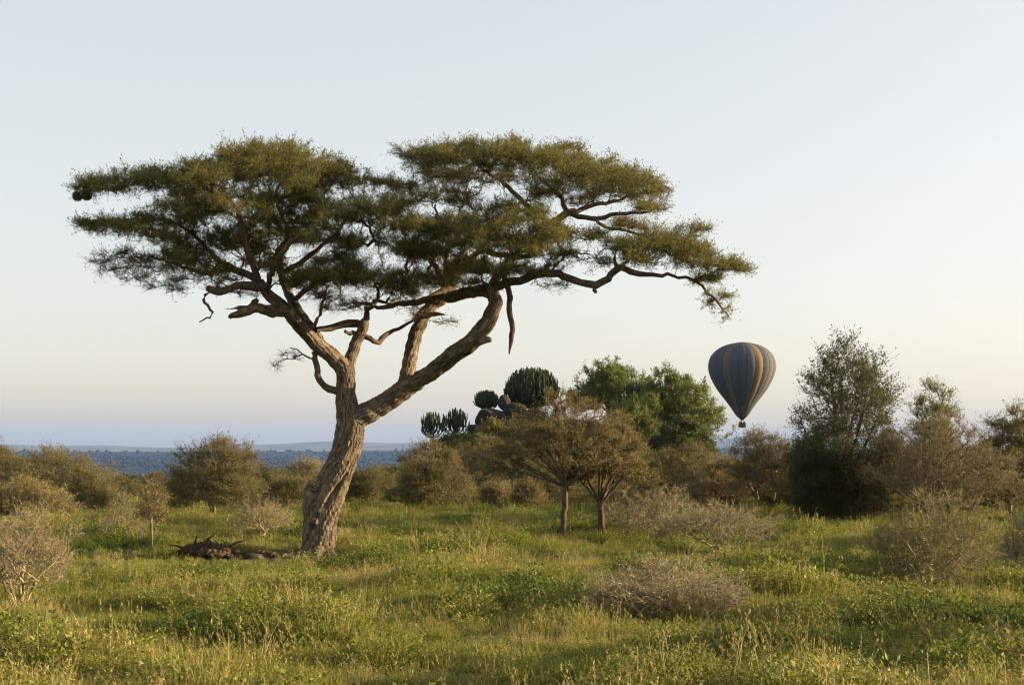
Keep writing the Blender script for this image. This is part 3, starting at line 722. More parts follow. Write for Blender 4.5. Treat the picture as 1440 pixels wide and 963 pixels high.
ACA = dict(clear=.24, drop=.42, clumps=36, cr=.125, flat=.40, natt=950, fork=.22, stems=2, limbs=12, leaf_n=24, leaf_l=.07, leaf_w=.032, seg=.22, rb=.09, rmin=.009, spread=.2, bf=.2, tw=4, twl=.46, enf=.06)
BUSH = dict(clear=.04, drop=.5, clumps=34, cr=.15, flat=.6, natt=850, fork=.1, stems=4, limbs=14, leaf_n=24, leaf_l=.07, leaf_w=.034, seg=.2, rb=.05, rmin=.008, spread=.2, bf=.15, tw=4, twl=.46, enf=.08)
BRN = dict(clear=.40, drop=.42, clumps=44, cr=.11, flat=.42, natt=1300, fork=.27, stems=1, limbs=14, leaf_n=17, leaf_l=.055, leaf_w=.026, seg=.16, rb=.115, rmin=.0085, bf=.25, wob=.16, tw=4, twl=.28, enf=.10)
BARE = dict(clear=.12, drop=.4, clumps=26, cr=.12, flat=.75, natt=1000, fork=.16, stems=5, limbs=16, leaf_n=4, leaf_l=.028, leaf_w=.016, seg=.11, rb=.04, rmin=.0055, spread=.36, bf=.35, wob=.20, tw=2.4, twl=.20, enf=.08)

def put(name, typ, px, D, top, wpx, label, seed, wood, leaf, cat='tree', group=None, **kw):
    base, H, Wd = place(px, D, top, wpx)
    a = dict(typ); a.update(kw)
    return as_tree(name, label, cat, base, seed, wood, leaf, group, H=H, Wd=Wd, **a)

GA = 'acacias standing along the grassland edge'
GS = 'bare thorn shrubs in the grass'
GB = 'low bushes along the grassland edge'
# left side
put('thorn_tree', ACA, 78, 62, 628, 185, 'wide olive flat-topped thorn tree behind the leftmost bare shrub', 101, 'bark', 'olive', group=GA, natt=1500, clumps=44, clear=.22)
put('thorn_tree', ACA, -28, 64, 608, 120, 'thorn tree cut off by the left edge of the picture', 102, 'bark', 'olive', group=GA, clear=.15)
put('thorn_bush', BUSH, 28, 54, 672, 150, 'wide tan-green bush behind the leftmost bare shrub, in front of the thorn trees', 103, 'shrub', 'tan', 'bush', GB, natt=1400)
put('thorn_bush', BUSH, 125, 59, 662, 90, 'rounded olive bush at right foot of the wide flat-topped thorn tree', 104, 'bark', 'olive', 'bush', GB)
put('thorn_shrub', BARE, 32, 26, 703, 190, 'large leafless tan thorn shrub at left with several pale stems', 105, 'shrub', 'drytwig', 'shrub', GS, natt=1250, rb=.027, clear=.30, drop=.35, fork=.28, depth=2.2, leaf_n=3.5, stems=5, clumps=30)
put('thorn_shrub', BARE, 172, 40.5, 692, 75, 'wispy brown thorn shrub just left of the slim sapling', 106, 'shrub', 'drytwig', 'shrub', GS, natt=650, stems=2)
put('sapling', BARE, 214, 37.6, 674, 52, 'slim upright sapling with one thin stem between scrub and fallen log', 107, 'bark', 'tan', 'tree', None, natt=330, stems=1, fork=.4, clear=.5, rb=.03, leaf_n=7, leaf_l=.05, leaf_w=.03, limbs=7, drop=.6)
put('thorn_shrub', BARE, 368, 40.5, 694, 105, 'small fan-shaped bare shrub behind the fallen log, left of the great trunk', 108, 'shrub', 'drytwig', 'shrub', GS, natt=650, stems=1, fork=.18, rb=.04, clear=.3, drop=.3, leaf_n=4)
put('thorn_tree', ACA, 303, 57.5, 617, 150, 'olive acacia standing alone between scrub and great trunk', 109, 'bark', 'olive', group=GA, natt=1700, clumps=42, clear=.25, leaf_n=24, topbias=.85, drop=.38)
put('thorn_tree', ACA, 368, 74, 655, 100, 'dark low acacia behind the olive acacia, on its right', 110, 'darkbark', 'darkleaf', group=GA)
put('thorn_tree', ACA, 428, 70, 646, 80, 'pale feathery thorn tree showing just left of the great trunk', 111, 'shrub', 'tan', group=GA, leaf_n=14)
put('thorn_bush', BUSH, 402, 66, 668, 95, 'brownish bush low behind the fan-shaped bare shrub', 112, 'bark', 'olive', 'bush', GB)
put('thorn_bush', BUSH, 246, 66, 688, 90, 'low dull-green bush left of the lone olive acacia', 113, 'bark', 'olive', 'bush', GB)
# right of the trunk
put('thorn_tree', ACA, 522, 70, 660, 85, 'small dark acacia showing just right of the great trunk', 120, 'darkbark', 'olive', group=GA)
put('thorn_tree', ACA, 560, 78, 655, 75, 'dark acacia between the great trunk and the rounded tan acacia', 121, 'darkbark', 'darkleaf', group=GA)
put('thorn_tree', ACA, 612, 61.5, 623, 112, 'rounded tan-olive acacia below the pair of small candelabra trees', 122, 'bark', 'olive', group=GA, natt=1500, clear=.18, clumps=44)
put('thorn_bush', BUSH, 655, 66, 684, 62, 'small grey-tan bush just right of the rounded tan-olive acacia', 123, 'shrub', 'tan', 'bush', GB)
put('thorn_bush', BUSH, 702, 64, 680, 62, 'tawny bush with bare stems left of the slim-trunked brown acacia', 124, 'shrub', 'tan', 'bush', GB)
put('thorn_bush', BUSH, 742, 62, 680, 46, 'narrow dark-stemmed bush touching the slim-trunked brown acacia', 125, 'darkbark', 'tan', 'bush', GB, leaf_n=14)
put('thorn_tree', ACA, 676, 86, 612, 130, 'olive acacia on the slope under the dark boulder', 126, 'bark', 'olive', group=GA, natt=1300)
put('thorn_tree', ACA, 735, 84, 622, 120, 'dull acacia behind the left half of the brown crown', 127, 'darkbark', 'olive', group=GA, natt=1300)
put('brown_acacia', BRN, 792, 44.8, 547, 225, 'brown sparse-leaved acacia with slim straight trunk before the rocky hill', 130, 'darkbark', 'tan', group='pair of brown acacias before the hill', off=(-.02, 0), natt=1900, clear=.52, clumps=50, rb=.10, fork=.33, drop=.36)
put('brown_acacia', BRN, 847, 45.4, 580, 150, 'brown acacia with low-forking trunk, right one of the pair', 131, 'darkbark', 'tan', group='pair of brown acacias before the hill', fork=.24, clear=.44, off=(.06, 0), rb=.115, natt=1400, limbs=10, stems=1, drop=.40)
put('thorn_tree', ACA, 965, 70, 624, 150, 'broad olive acacia below the fig tree, behind bare shrubs', 132, 'bark', 'olive', group=GA, natt=1500, clear=.12)
put('thorn_tree', ACA, 1015, 64, 645, 85, 'yellowish acacia at the right foot of the broad olive acacia', 133, 'bark', 'tan', group=GA, clear=.12)
put('thorn_bush', BUSH, 905, 74, 640, 90, 'green bush behind the low-forking brown acacia', 134, 'bark', 'greenleaf', 'bush', GB)
put('thorn_shrub', BARE, 918, 43.5, 684, 165, 'spreading grey-tan bare shrub right of the low-forking acacia', 135, 'shrub', 'drytwig', 'shrub', GS, natt=1700, leaf_n=6, stems=5, clear=.22, drop=.35)
put('thorn_shrub', BARE, 995, 36, 700, 165, 'flat-topped bare shrub with twin stems behind the nearest shrub', 136, 'shrub', 'drytwig', 'shrub', GS, natt=1300, stems=2, fork=.3, clear=.5, drop=.2, leaf_n=5, off=(.05, 0))
put('thorn_shrub', BARE, 948, 23.6, 782, 285, 'low sprawling bare shrub with pale lit twigs, nearest one to the viewer', 137, 'shrub', 'drytwig', 'shrub', GS, natt=1500, stems=5, fork=.1, clear=.15, drop=.45, off=(-.08, 0), rmin=.006, leaf_n=5, depth=2.4, flat=.8, clumps=30, cr=.11, tw=3, twl=.24, wob=.24, rb=.03, enf=.05, topbias=.8, leaf_l=.04)
put('thorn_tree', ACA, 1076, 61, 607, 120, 'flat open-crowned acacia directly below the balloon', 140, 'bark', 'olive', group=GA, natt=1300, leaf_n=18, clear=.3)
put('tall_dark_tree', ACA, 1194, 53.5, 474, 168, 'tallest dark green tree right of the balloon, foliage down to the ground', 141, 'darkbark', 'darkleaf', clear=.12, drop=.24, clumps=56, cr=.10, flat=.9, natt=2100, fork=.3, stems=2, limbs=20, leaf_n=14, leaf_l=.10, leaf_w=.045, twl=.55, rb=.13, spread=.05, depth=4.6, topbias=.7, pushr=.6, enf=.04, off=(.0, 0), leanx=.0)
put('leafy_bush', BUSH, 1146, 52.5, 615, 85, 'dense dark green bush at left foot of the tallest dark tree', 142, 'darkbark', 'darkleaf', 'bush', None, natt=1500, leaf_n=30, clear=.02, drop=.35)
put('thorn_bush', BUSH, 1208, 54.5, 640, 80, 'dark shady bush at right foot of the tallest dark tree', 143, 'darkbark', 'darkleaf', 'bush', GB, clear=.02, drop=.35)
put('leafy_tree', ACA, 1312, 60, 535, 95, 'thin green treetop rising behind the tan thorn tree', 144, 'bark', 'greenleaf', 'tree', None, clear=.3, drop=.55, natt=1100, flat=.8)
put('thorn_tree', BRN, 1325, 50, 578, 230, 'big tan thorn tree right of the tallest dark tree', 145, 'bark', 'tan', group=GA, stems=3, clear=.3, natt=2300, spread=.25, rb=.06, fork=.2, clumps=60, leaf_n=11)
put('thorn_tree', ACA, 1425, 53, 574, 130, 'olive thorn tree cut off by the right edge of the picture', 146, 'bark', 'olive', group=GA, natt=1500, clear=.12)
put('thorn_shrub', BARE, 1308, 29.6, 690, 220, 'large greenish many-stemmed shrub in front of the big tan thorn tree', 147, 'shrub', 'olive', 'shrub', GS, natt=1900, stems=7, leaf_n=12, leaf_l=.045, fork=.2, clear=.12, drop=.3, rb=.035, rmin=.0045, flat=.8, cr=.12)
put('thorn_shrub', BARE, 1452, 33, 712, 105, 'brownish thorn shrub at the right edge beside the greenish shrub', 148, 'shrub', 'drytwig', 'shrub', GS, natt=900, leaf_n=8, clear=.15)
# out of frame to the right, whose long shadows reach the meadow
put('thorn_tree', ACA, 1640, 40, 560, 200, 'thorn tree standing beyond the right edge of the picture', 150, 'bark', 'olive', group=GA)
put('thorn_bush', BUSH, 1620, 24, 700, 200, 'thorn bush standing beyond the right edge of the picture', 151, 'bark', 'olive', 'bush', GB)

put('thorn_tree', ACA, 1760, 33.5, 545, 240, 'flat-topped thorn tree beyond the right edge, nearer than its neighbour', 152, 'bark', 'olive', group=GA)
put('thorn_bush', BUSH, 1850, 19.5, 640, 330, 'leafy bush beyond the right edge, nearest of the bushes there', 153, 'bark', 'olive', 'bush', GB)
# the hill: broadleaved trees
FIG = dict(clear=.32, drop=.45, clumps=40, cr=.14, flat=.75, natt=1300, fork=.3, stems=2, limbs=12, leaf_n=26, leaf_l=.17, leaf_w=.10, seg=.35, rb=.18, rmin=.018, bf=.2, spread=.12, tw=4, twl=.45)
put('fig_tree', FIG, 856, 122, 503, 128, 'green broadleaved tree with flat crown behind the brown acacias', 160, 'bark', 'greenleaf', 'tree', 'broadleaved trees on the rocky hill')
put('fig_tree', FIG, 942, 116, 514, 150, 'large round green broadleaved tree on the hill left of the balloon', 161, 'bark', 'greenleaf', 'tree', 'broadleaved trees on the rocky hill', natt=1900, clumps=60, clear=.18, drop=.5, cr=.11)
put('leafy_bush', FIG, 962, 108, 585, 75, 'dark green bush under the large round broadleaved tree', 162, 'bark', 'darkleaf', 'bush', None, clear=.03, stems=3, rb=.08)
put('leafy_bush', FIG, 902, 112, 556, 96, 'green bush on the hill between the two broadleaved trees', 163, 'bark', 'greenleaf', 'bush', None, clear=.03, stems=3, rb=.08)
put('leafy_bush', FIG, 770, 104, 592, 90, 'dark bush on the hill below the largest candelabra tree', 164, 'bark', 'darkleaf', 'bush', None, clear=.03, stems=3, rb=.08)
put('leafy_bush', FIG, 720, 106, 590, 62, 'dark bush growing right beside the dark boulder', 165, 'bark', 'darkleaf', 'bush', None, clear=.03, stems=3, rb=.08)
put('leafy_bush', FIG, 694, 104, 592, 66, 'olive bush growing in front of the boulders', 167, 'bark', 'olive', 'bush', None, clear=.03, stems=3, rb=.08)
put('leafy_bush', FIG, 655, 104, 612, 60, 'small olive bush at the left foot of the boulders', 168, 'bark', 'olive', 'bush', None, clear=.03, stems=3, rb=.08)
put('leafy_bush', FIG, 636, 112, 612, 60, 'dark bush at the foot of the pair of small candelabra trees', 166, 'bark', 'darkleaf', 'bush', None, clear=.03, stems=3, rb=.08)

# candelabra trees
M['euph'] = leaf_mat('candelabra_green', [(.0, (.020, .030, .012)), (.6, (.045, .058, .020)), (1, (.09, .095, .035))], .0, .8)
def euphorbia(px, D, top, wpx, base_py, seed, arms, label, th=.07):
    rng = np.random.default_rng(seed)
    x = (px - CX) / F * D; H = (base_py - top) / F * D; R = wpx / F * D / 2
    zb = EYE + (HZ - base_py) / F * D
    g = G(x, D); drop = max(zb - g, 0)
    bt = Buf(); ba = Buf()
    pts = np.array([[0, 0, -drop - .3], [.03, 0, -drop * .5], [0, 0, 0], [0, 0, H * .28]]); rr = np.array([.2, .17, .16, .15]) * (H / 3) ** .5
    tubes(bt, pts, np.array([-1, 0, 1, 2]), rr, 8, np.ones(4, bool), rng, .04)
    dome = lambda q: H * (.50 + .50 * math.sqrt(max(1 - q ** 2.3, 0)))
    na = max(14, arms // 9)
    for k in range(na):
        th_ = k * 2.39996 + rng.normal() * .2; u = math.sqrt((k + .5) / na) * .93; c = np.array([math.cos(th_), math.sin(th_), 0])
        zt = dome(u) * rng.uniform(.78, .92); ze = zt * (.62 if u > .6 else .7); z0 = H * (.04 + .22 * (1 - u))
        ex = R * u
        P = bez(np.array([0, 0, z0]), c * ex * .95 + np.array([0, 0, z0 + (ze - z0) * .2]), c * ex + np.array([0, 0, ze]), 8)
        P[1:] += rng.normal(size=(7, 3)) * .025
        tubes(ba, P, np.arange(-1, 7), np.linspace(th * 1.15, th * .9, 8), 5, np.ones(8, bool), None, 0, .35)
        for q in range(int(arms / na)):
            t0 = rng.uniform(.45, 1); st = P[int(t0 * 7)]
            o_ = rng.normal(size=2) * R * .13
            tx = np.array([st[0] + o_[0] * .5 + c[0] * R * .10 * (1 - t0) + o_[0], st[1] + o_[1] * 1.5, 0]); rq = min(np.hypot(tx[0], tx[1]) / R, 1)
            tz = max(dome(rq) * rng.uniform(.80, 1.0), st[2] + .15 * H)
            if rq >= .999: tx = tx / np.hypot(tx[0], tx[1]) * R * rng.uniform(.93, 1.02)
            e_ = np.array([tx[0], tx[1], tz]); n = 9
            Q = bez(st, np.array([tx[0], tx[1], st[2] + (tz - st[2]) * .15]), e_, n)
            r = th * rng.uniform(.75, 1.05) * (1 + .20 * np.sin(np.arange(n) * 2.4 + k + q)); r[-1] *= .55
            Q[1:-1] += rng.normal(size=(n - 2, 3)) * .012
            tubes(ba, Q, np.arange(-1, n - 1), r, 5, np.ones(n, bool), None, 0, rng.random() * .75 + .1)
    T = thing('candelabra_tree', label, 'tree', (x, D, zb), 'candelabra trees on the rocky hill')
    link('trunk', bt.mesh('trunk', M['bark'], True), T); link('crown', ba.mesh('crown', M['euph'], False), T)
euphorbia(607, 116, 577, 38, 618, 1, 80, 'leftmost small candelabra tree, half of the touching pair', .048)
euphorbia(640, 118, 572, 42, 615, 2, 90, 'small candelabra tree right of the pair, showing fanned arms', .048)
euphorbia(684, 121, 547, 38, 578, 3, 210, 'mid-sized candelabra tree on top of the dark boulder', .05)
euphorbia(748, 121, 515, 80, 578, 4, 620, 'largest candelabra tree with a dense domed crown', .06)
euphorbia(897, 119, 535, 50, 590, 5, 260, 'candelabra tree half hidden between the two broadleaved trees', .06)

# boulders of the hill
def boulder(px, py, D, w, h, seed, label, dp=None):
    rng = np.random.default_rng(seed)
    import bmesh
    bm = bmesh.new(); bmesh.ops.create_icosphere(bm, subdivisions=4, radius=1)
    co = np.array([v.co for v in bm.verts])
    ph = rng.random(6) * 6
    d = 1 + .10 * np.sin(co[:, 0] * 2.3 + ph[0]) * np.cos(co[:, 1] * 2.1 + ph[1]) + .07 * np.sin(co[:, 2] * 4 + ph[2] + co[:, 0] * 2) + .04 * np.sin(co[:, 0] * 7 + ph[3]) * np.sin(co[:, 1] * 6 + ph[4]) * np.sin(co[:, 2] * 7)
    pl = unit(rng.normal(size=(6, 3)))
    c2 = co * d[:, None]
    for q in pl:
        s = c2 @ q; k = s > .78; c2[k] -= (s[k] - .78)[:, None] * q * .85
    c2 *= np.array([w / 2 / F * D, (dp or (w + h) / 2) / 2 / F * D, h / 2 / F * D])
    for v, c in zip(bm.verts, c2): v.co = c
    me = bpy.data.meshes.new('boulder'); bm.to_mesh(me); bm.free(); me.materials.append(M['rock'])
    me.polygons.foreach_set('use_smooth', np.ones(len(me.polygons), bool))
    p = W(px, py, D); o = link('boulder', me, None, p); o.rotation_euler.z = rng.random() * .6
    tag(o, label, 'rock', 'boulders of the rocky hill')
boulder(692, 590, 117, 52, 34, 1, 'largest dark boulder under the mid-sized candelabra tree')
boulder(709, 566, 117.5, 17, 22, 2, 'small upright boulder perched on the largest dark boulder')
boulder(724, 580, 117, 36, 26, 3, 'rounded boulder right of the small perched boulder')
boulder(672, 606, 115, 34, 20, 4, 'low boulder at the left foot of the largest dark boulder')
boulder(748, 590, 118, 44, 30, 5, 'boulder beneath the largest candelabra tree')
boulder(922, 622, 108, 24, 24, 6, 'grey boulder at the foot of the large round broadleaved tree')
boulder(660, 622, 112, 40, 26, 7, 'low slab of rock on the slope below the mid-sized candelabra tree', 40)

# slopes beyond, copies of a few trees going down the hill
def far_trees():
    rng = np.random.default_rng(77)
    src = [as_tree('slope_tree', 'tmp', 'tree', (0, 0, 0), 300 + i, 'bark', m, 'trees on the slope beyond the grassland', H=4.6, Wd=6.5,
                   **dict(ACA, natt=750, leaf_n=24, leaf_l=.14, leaf_w=.075, seg=.35, rb=.12, rmin=.014, clear=.2)) for i, m in enumerate(('olive', 'darkleaf', 'olive', 'tan'))]
    spots = [(150, 84, 672, 'dull tree beyond the left scrub'), (182, 105, 684, 'dark distant tree seen above the slim sapling'), (222, 98, 690, 'low distant tree between sapling and olive acacia'),
             (-60, 90, 630, 'distant tree beyond the left picture edge'), (15, 88, 640, 'distant tree behind the left thorn trees'), (270, 92, 662, 'distant tree behind the left side of the lone olive acacia'),
             (335, 88, 660, 'distant tree behind the right side of the lone olive acacia'), (395, 96, 668, 'dark distant tree between lone acacia and pale feathery tree'), (455, 90, 664, 'distant tree directly behind the great trunk'),
             (500, 88, 664, 'distant tree touching the right edge of the great trunk'), (540, 100, 662, 'dark distant tree in the gap right of the great trunk'), (585, 95, 645, 'distant tree left of the rounded tan-olive acacia'),
             (640, 88, 640, 'hill-foot tree right of the rounded tan-olive acacia'), (700, 78, 645, 'hill-foot tree left of the brown crown'), (770, 76, 650, 'hill-foot tree behind the slim brown trunk'), (820, 78, 640, 'hill-foot tree between the two brown acacia trunks'),
             (870, 84, 636, 'hill-foot tree right of the low-forking trunk'), (1000, 84, 640, 'distant tree behind the yellowish acacia'), (1045, 88, 655, 'distant tree in the gap left of the flat open-crowned acacia'), (1110, 76, 640, 'distant tree between open-crowned acacia and dark tree'),
             (1250, 66, 622, 'tree between the tallest dark tree and the big tan one'), (1380, 68, 625, 'tree behind the right side of the big tan thorn tree'), (1290, 72, 630, 'tree behind the left side of the big tan thorn tree'), (1480, 66, 610, 'tree beyond the right picture edge'),
             (1045, 72, 672, 'low tree at left foot of the open-crowned acacia'), (1120, 62, 680, 'low tree at right foot of the open-crowned acacia'), (480, 72, 682, 'low tree behind the great trunk'), (330, 68, 692, 'low tree at right foot of the lone olive acacia'), (190, 72, 695, 'low tree behind the wispy brown shrub'), (580, 66, 688, 'low tree at left foot of the rounded tan-olive acacia'), (790, 66, 684, 'low tree behind the slim brown trunk'), (850, 64, 686, 'low tree behind the low-forking trunk'), (1400, 60, 668, 'low tree left of the right-edge thorn tree'), (690, 72, 668, 'low tree above the tawny bush'), (1240, 58, 668, 'low tree at left foot of the big tan thorn tree')]
    used = [False] * 4
    for i, (px, D, top, lab) in enumerate(spots):
        base, H, Wd = place(px, D, top, 100)
        s = max(H / 4.6, .3); k = i % 4; sx = s * rng.uniform(.95, 1.3) if s > .55 else s * 1.6
        loc = base; rz = rng.random() * 6.28
        if not used[k]:
            used[k] = True; o = src[k]; o.location = loc; o.rotation_euler.z = rz; o.scale = (sx, sx, s); o['label'] = lab
        else: dup(src[k], loc, rz, (sx, sx, s), lab)
far_trees()

# far woodland dotted over the plain
def woodland():
    rng = np.random.default_rng(9); b = Buf()
    import bmesh
    bm = bmesh.new(); bmesh.ops.create_icosphere(bm, subdivisions=1, radius=1)
    bv = np.array([v.co for v in bm.verts]); bf_ = np.array([[v.index for v in f.verts] for f in bm.faces]); bm.free()
    n = 24000
    r = np.exp(rng.uniform(math.log(420), math.log(8200), n)); a = rng.uniform(-.5, .5, n)
    x, y = r * np.sin(a), r * np.cos(a)
    dens = .5 + .5 * np.sin(x * .004 + 1) * np.sin(y * .0023 + 2) + .4 * np.sin(x * .0011 + y * .0017)
    dens = dens * (.5 + .9 * (np.sin(x * .013 + np.sin(y * .004) * 2) * np.sin(y * .006 + 1.7 * np.sin(x * .003)) > -.1)); k = rng.random(n) < np.clip(dens, .06, 1); x, y, r = x[k], y[k], r[k]; n = len(x)
    z = ground(x, y)
    for q in range(3):
        s = rng.uniform(1.6, 3.8, n) * (1 + r / 9000); ox, oy = rng.normal(size=n) * 3, rng.normal(size=n) * 3
        h = s * rng.uniform(.6, 1.0, n)
        V = (bv[None] * np.stack([s * 1.3, s * 1.3, h], -1)[:, None]) * (1 + .25 * rng.normal(size=(n, len(bv), 1))) + np.stack([x + ox, y + oy, z + h * 1.0], -1)[:, None]
        f = (bf_[None] + (np.arange(n) * len(bv))[:, None, None]).reshape(-1, 3)
        b.add(V.reshape(-1, 3), f, np.repeat(rng.random(n), len(bf_)))
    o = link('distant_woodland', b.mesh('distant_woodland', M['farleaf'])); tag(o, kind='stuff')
woodland()
# ------------------------------------------------------------------ grass
def tufts():
    rng = np.random.default_rng(3); out = []
    def blades(b, n, hmin, hmax, spread, lean, w, tone0, tone1, heads=0):
        th = rng.random(n) * 2 * PI; rr = np.sqrt(rng.random(n)) * spread
        p = np.stack([np.cos(th) * rr, np.sin(th) * rr, np.full(n, -.04)], -1)
        h = rng.uniform(hmin, hmax, n)
        th2 = th + rng.normal(size=n) * .9; ln = np.abs(rng.normal(size=n)) * lean * h
        dv = np.stack([np.cos(th2), np.sin(th2), np.zeros(n)], -1)
        sd = rng.normal(size=(n, 3)); sd[:, 2] = 0; sd = unit(sd)
        lev = [0, .4, .75, 1.0]; wd = [1, .9, .6, .08]
        V = []
        for t, k in zip(lev, wd):
            c = p + dv * (ln * t * t)[:, None] + np.array([0, 0, 1.]) * (h * t * (1 - .12 * t * lean))[:, None]
            V += [c - sd * (w * k / 2), c + sd * (w * k / 2)]
        V = np.stack(V, 1)
        base = np.arange(n) * 8
        f = np.concatenate([np.stack([base + 2 * q, base + 2 * q + 1, base + 2 * q + 3, base + 2 * q + 2], -1) for q in range(3)])
        tb = rng.uniform(tone0, tone1, n)
        b.add(V.reshape(-1, 3), f, np.concatenate([tb - .08, tb, tb + .08]))
        if heads:
            tip = V[:, 6]; m = int(n * heads); k = rng.permutation(n)[:m]
            for q in range(5):
                pp = tip[k] - np.array([0, 0, 1]) * rng.uniform(0, .14, (m, 1))
                leaves(b, pp, unit(rng.normal(size=(m, 3)) * .5 + np.array([0, 0, 1])), .03, .010, rng, 0, rng.uniform(.75, 1, m))
    def forb(b, n, h, spread, ll, lw, t0, t1):
        th = rng.random(n) * 2 * PI; rr = np.sqrt(rng.random(n)) * spread
        hh = h * rng.uniform(.35, 1, n) * (1 - .5 * (rr / spread) ** 2)
        p = np.stack([np.cos(th) * rr, np.sin(th) * rr, hh], -1)
        d = unit(np.stack([np.cos(th), np.sin(th), rng.normal(size=n) * .5 + .3], -1) + rng.normal(size=(n, 3)) * .6)
        leaves(b, p, d, ll * rng.uniform(.6, 1.3, n), lw * rng.uniform(.7, 1.3, n), rng, .7, rng.uniform(t0, t1, n))
        blades(b, max(6, n // 18), h * .4, h, spread * .7, .3, .006, .2, .5)
    specs = [lambda b: blades(b, 80, .10, .30, .24, .5, .011, .15, .55), lambda b: blades(b, 66, .12, .34, .22, .7, .010, .2, .7),
             lambda b: blades(b, 80, .08, .26, .28, .6, .012, .1, .5), lambda b: forb(b, 210, .28, .26, .042, .024, .2, .62),
             lambda b: forb(b, 190, .36, .22, .038, .020, .3, .75), lambda b: (blades(b, 24, .22, .48, .18, .32, .006, .7, 1, .8), blades(b, 30, .1, .3, .2, .6, .01, .3, .7)),
             lambda b: (blades(b, 14, .3, .66, .12, .5, .007, .75, 1, .7), blades(b, 20, .1, .3, .2, .6, .01, .4, .8)), lambda b: (forb(b, 130, .22, .28, .042, .024, .1, .5), blades(b, 30, .1, .3, .28, .6, .01, .2, .5))]
    for s in specs:
        b = Buf(); s(b); out.append(b)
    return out

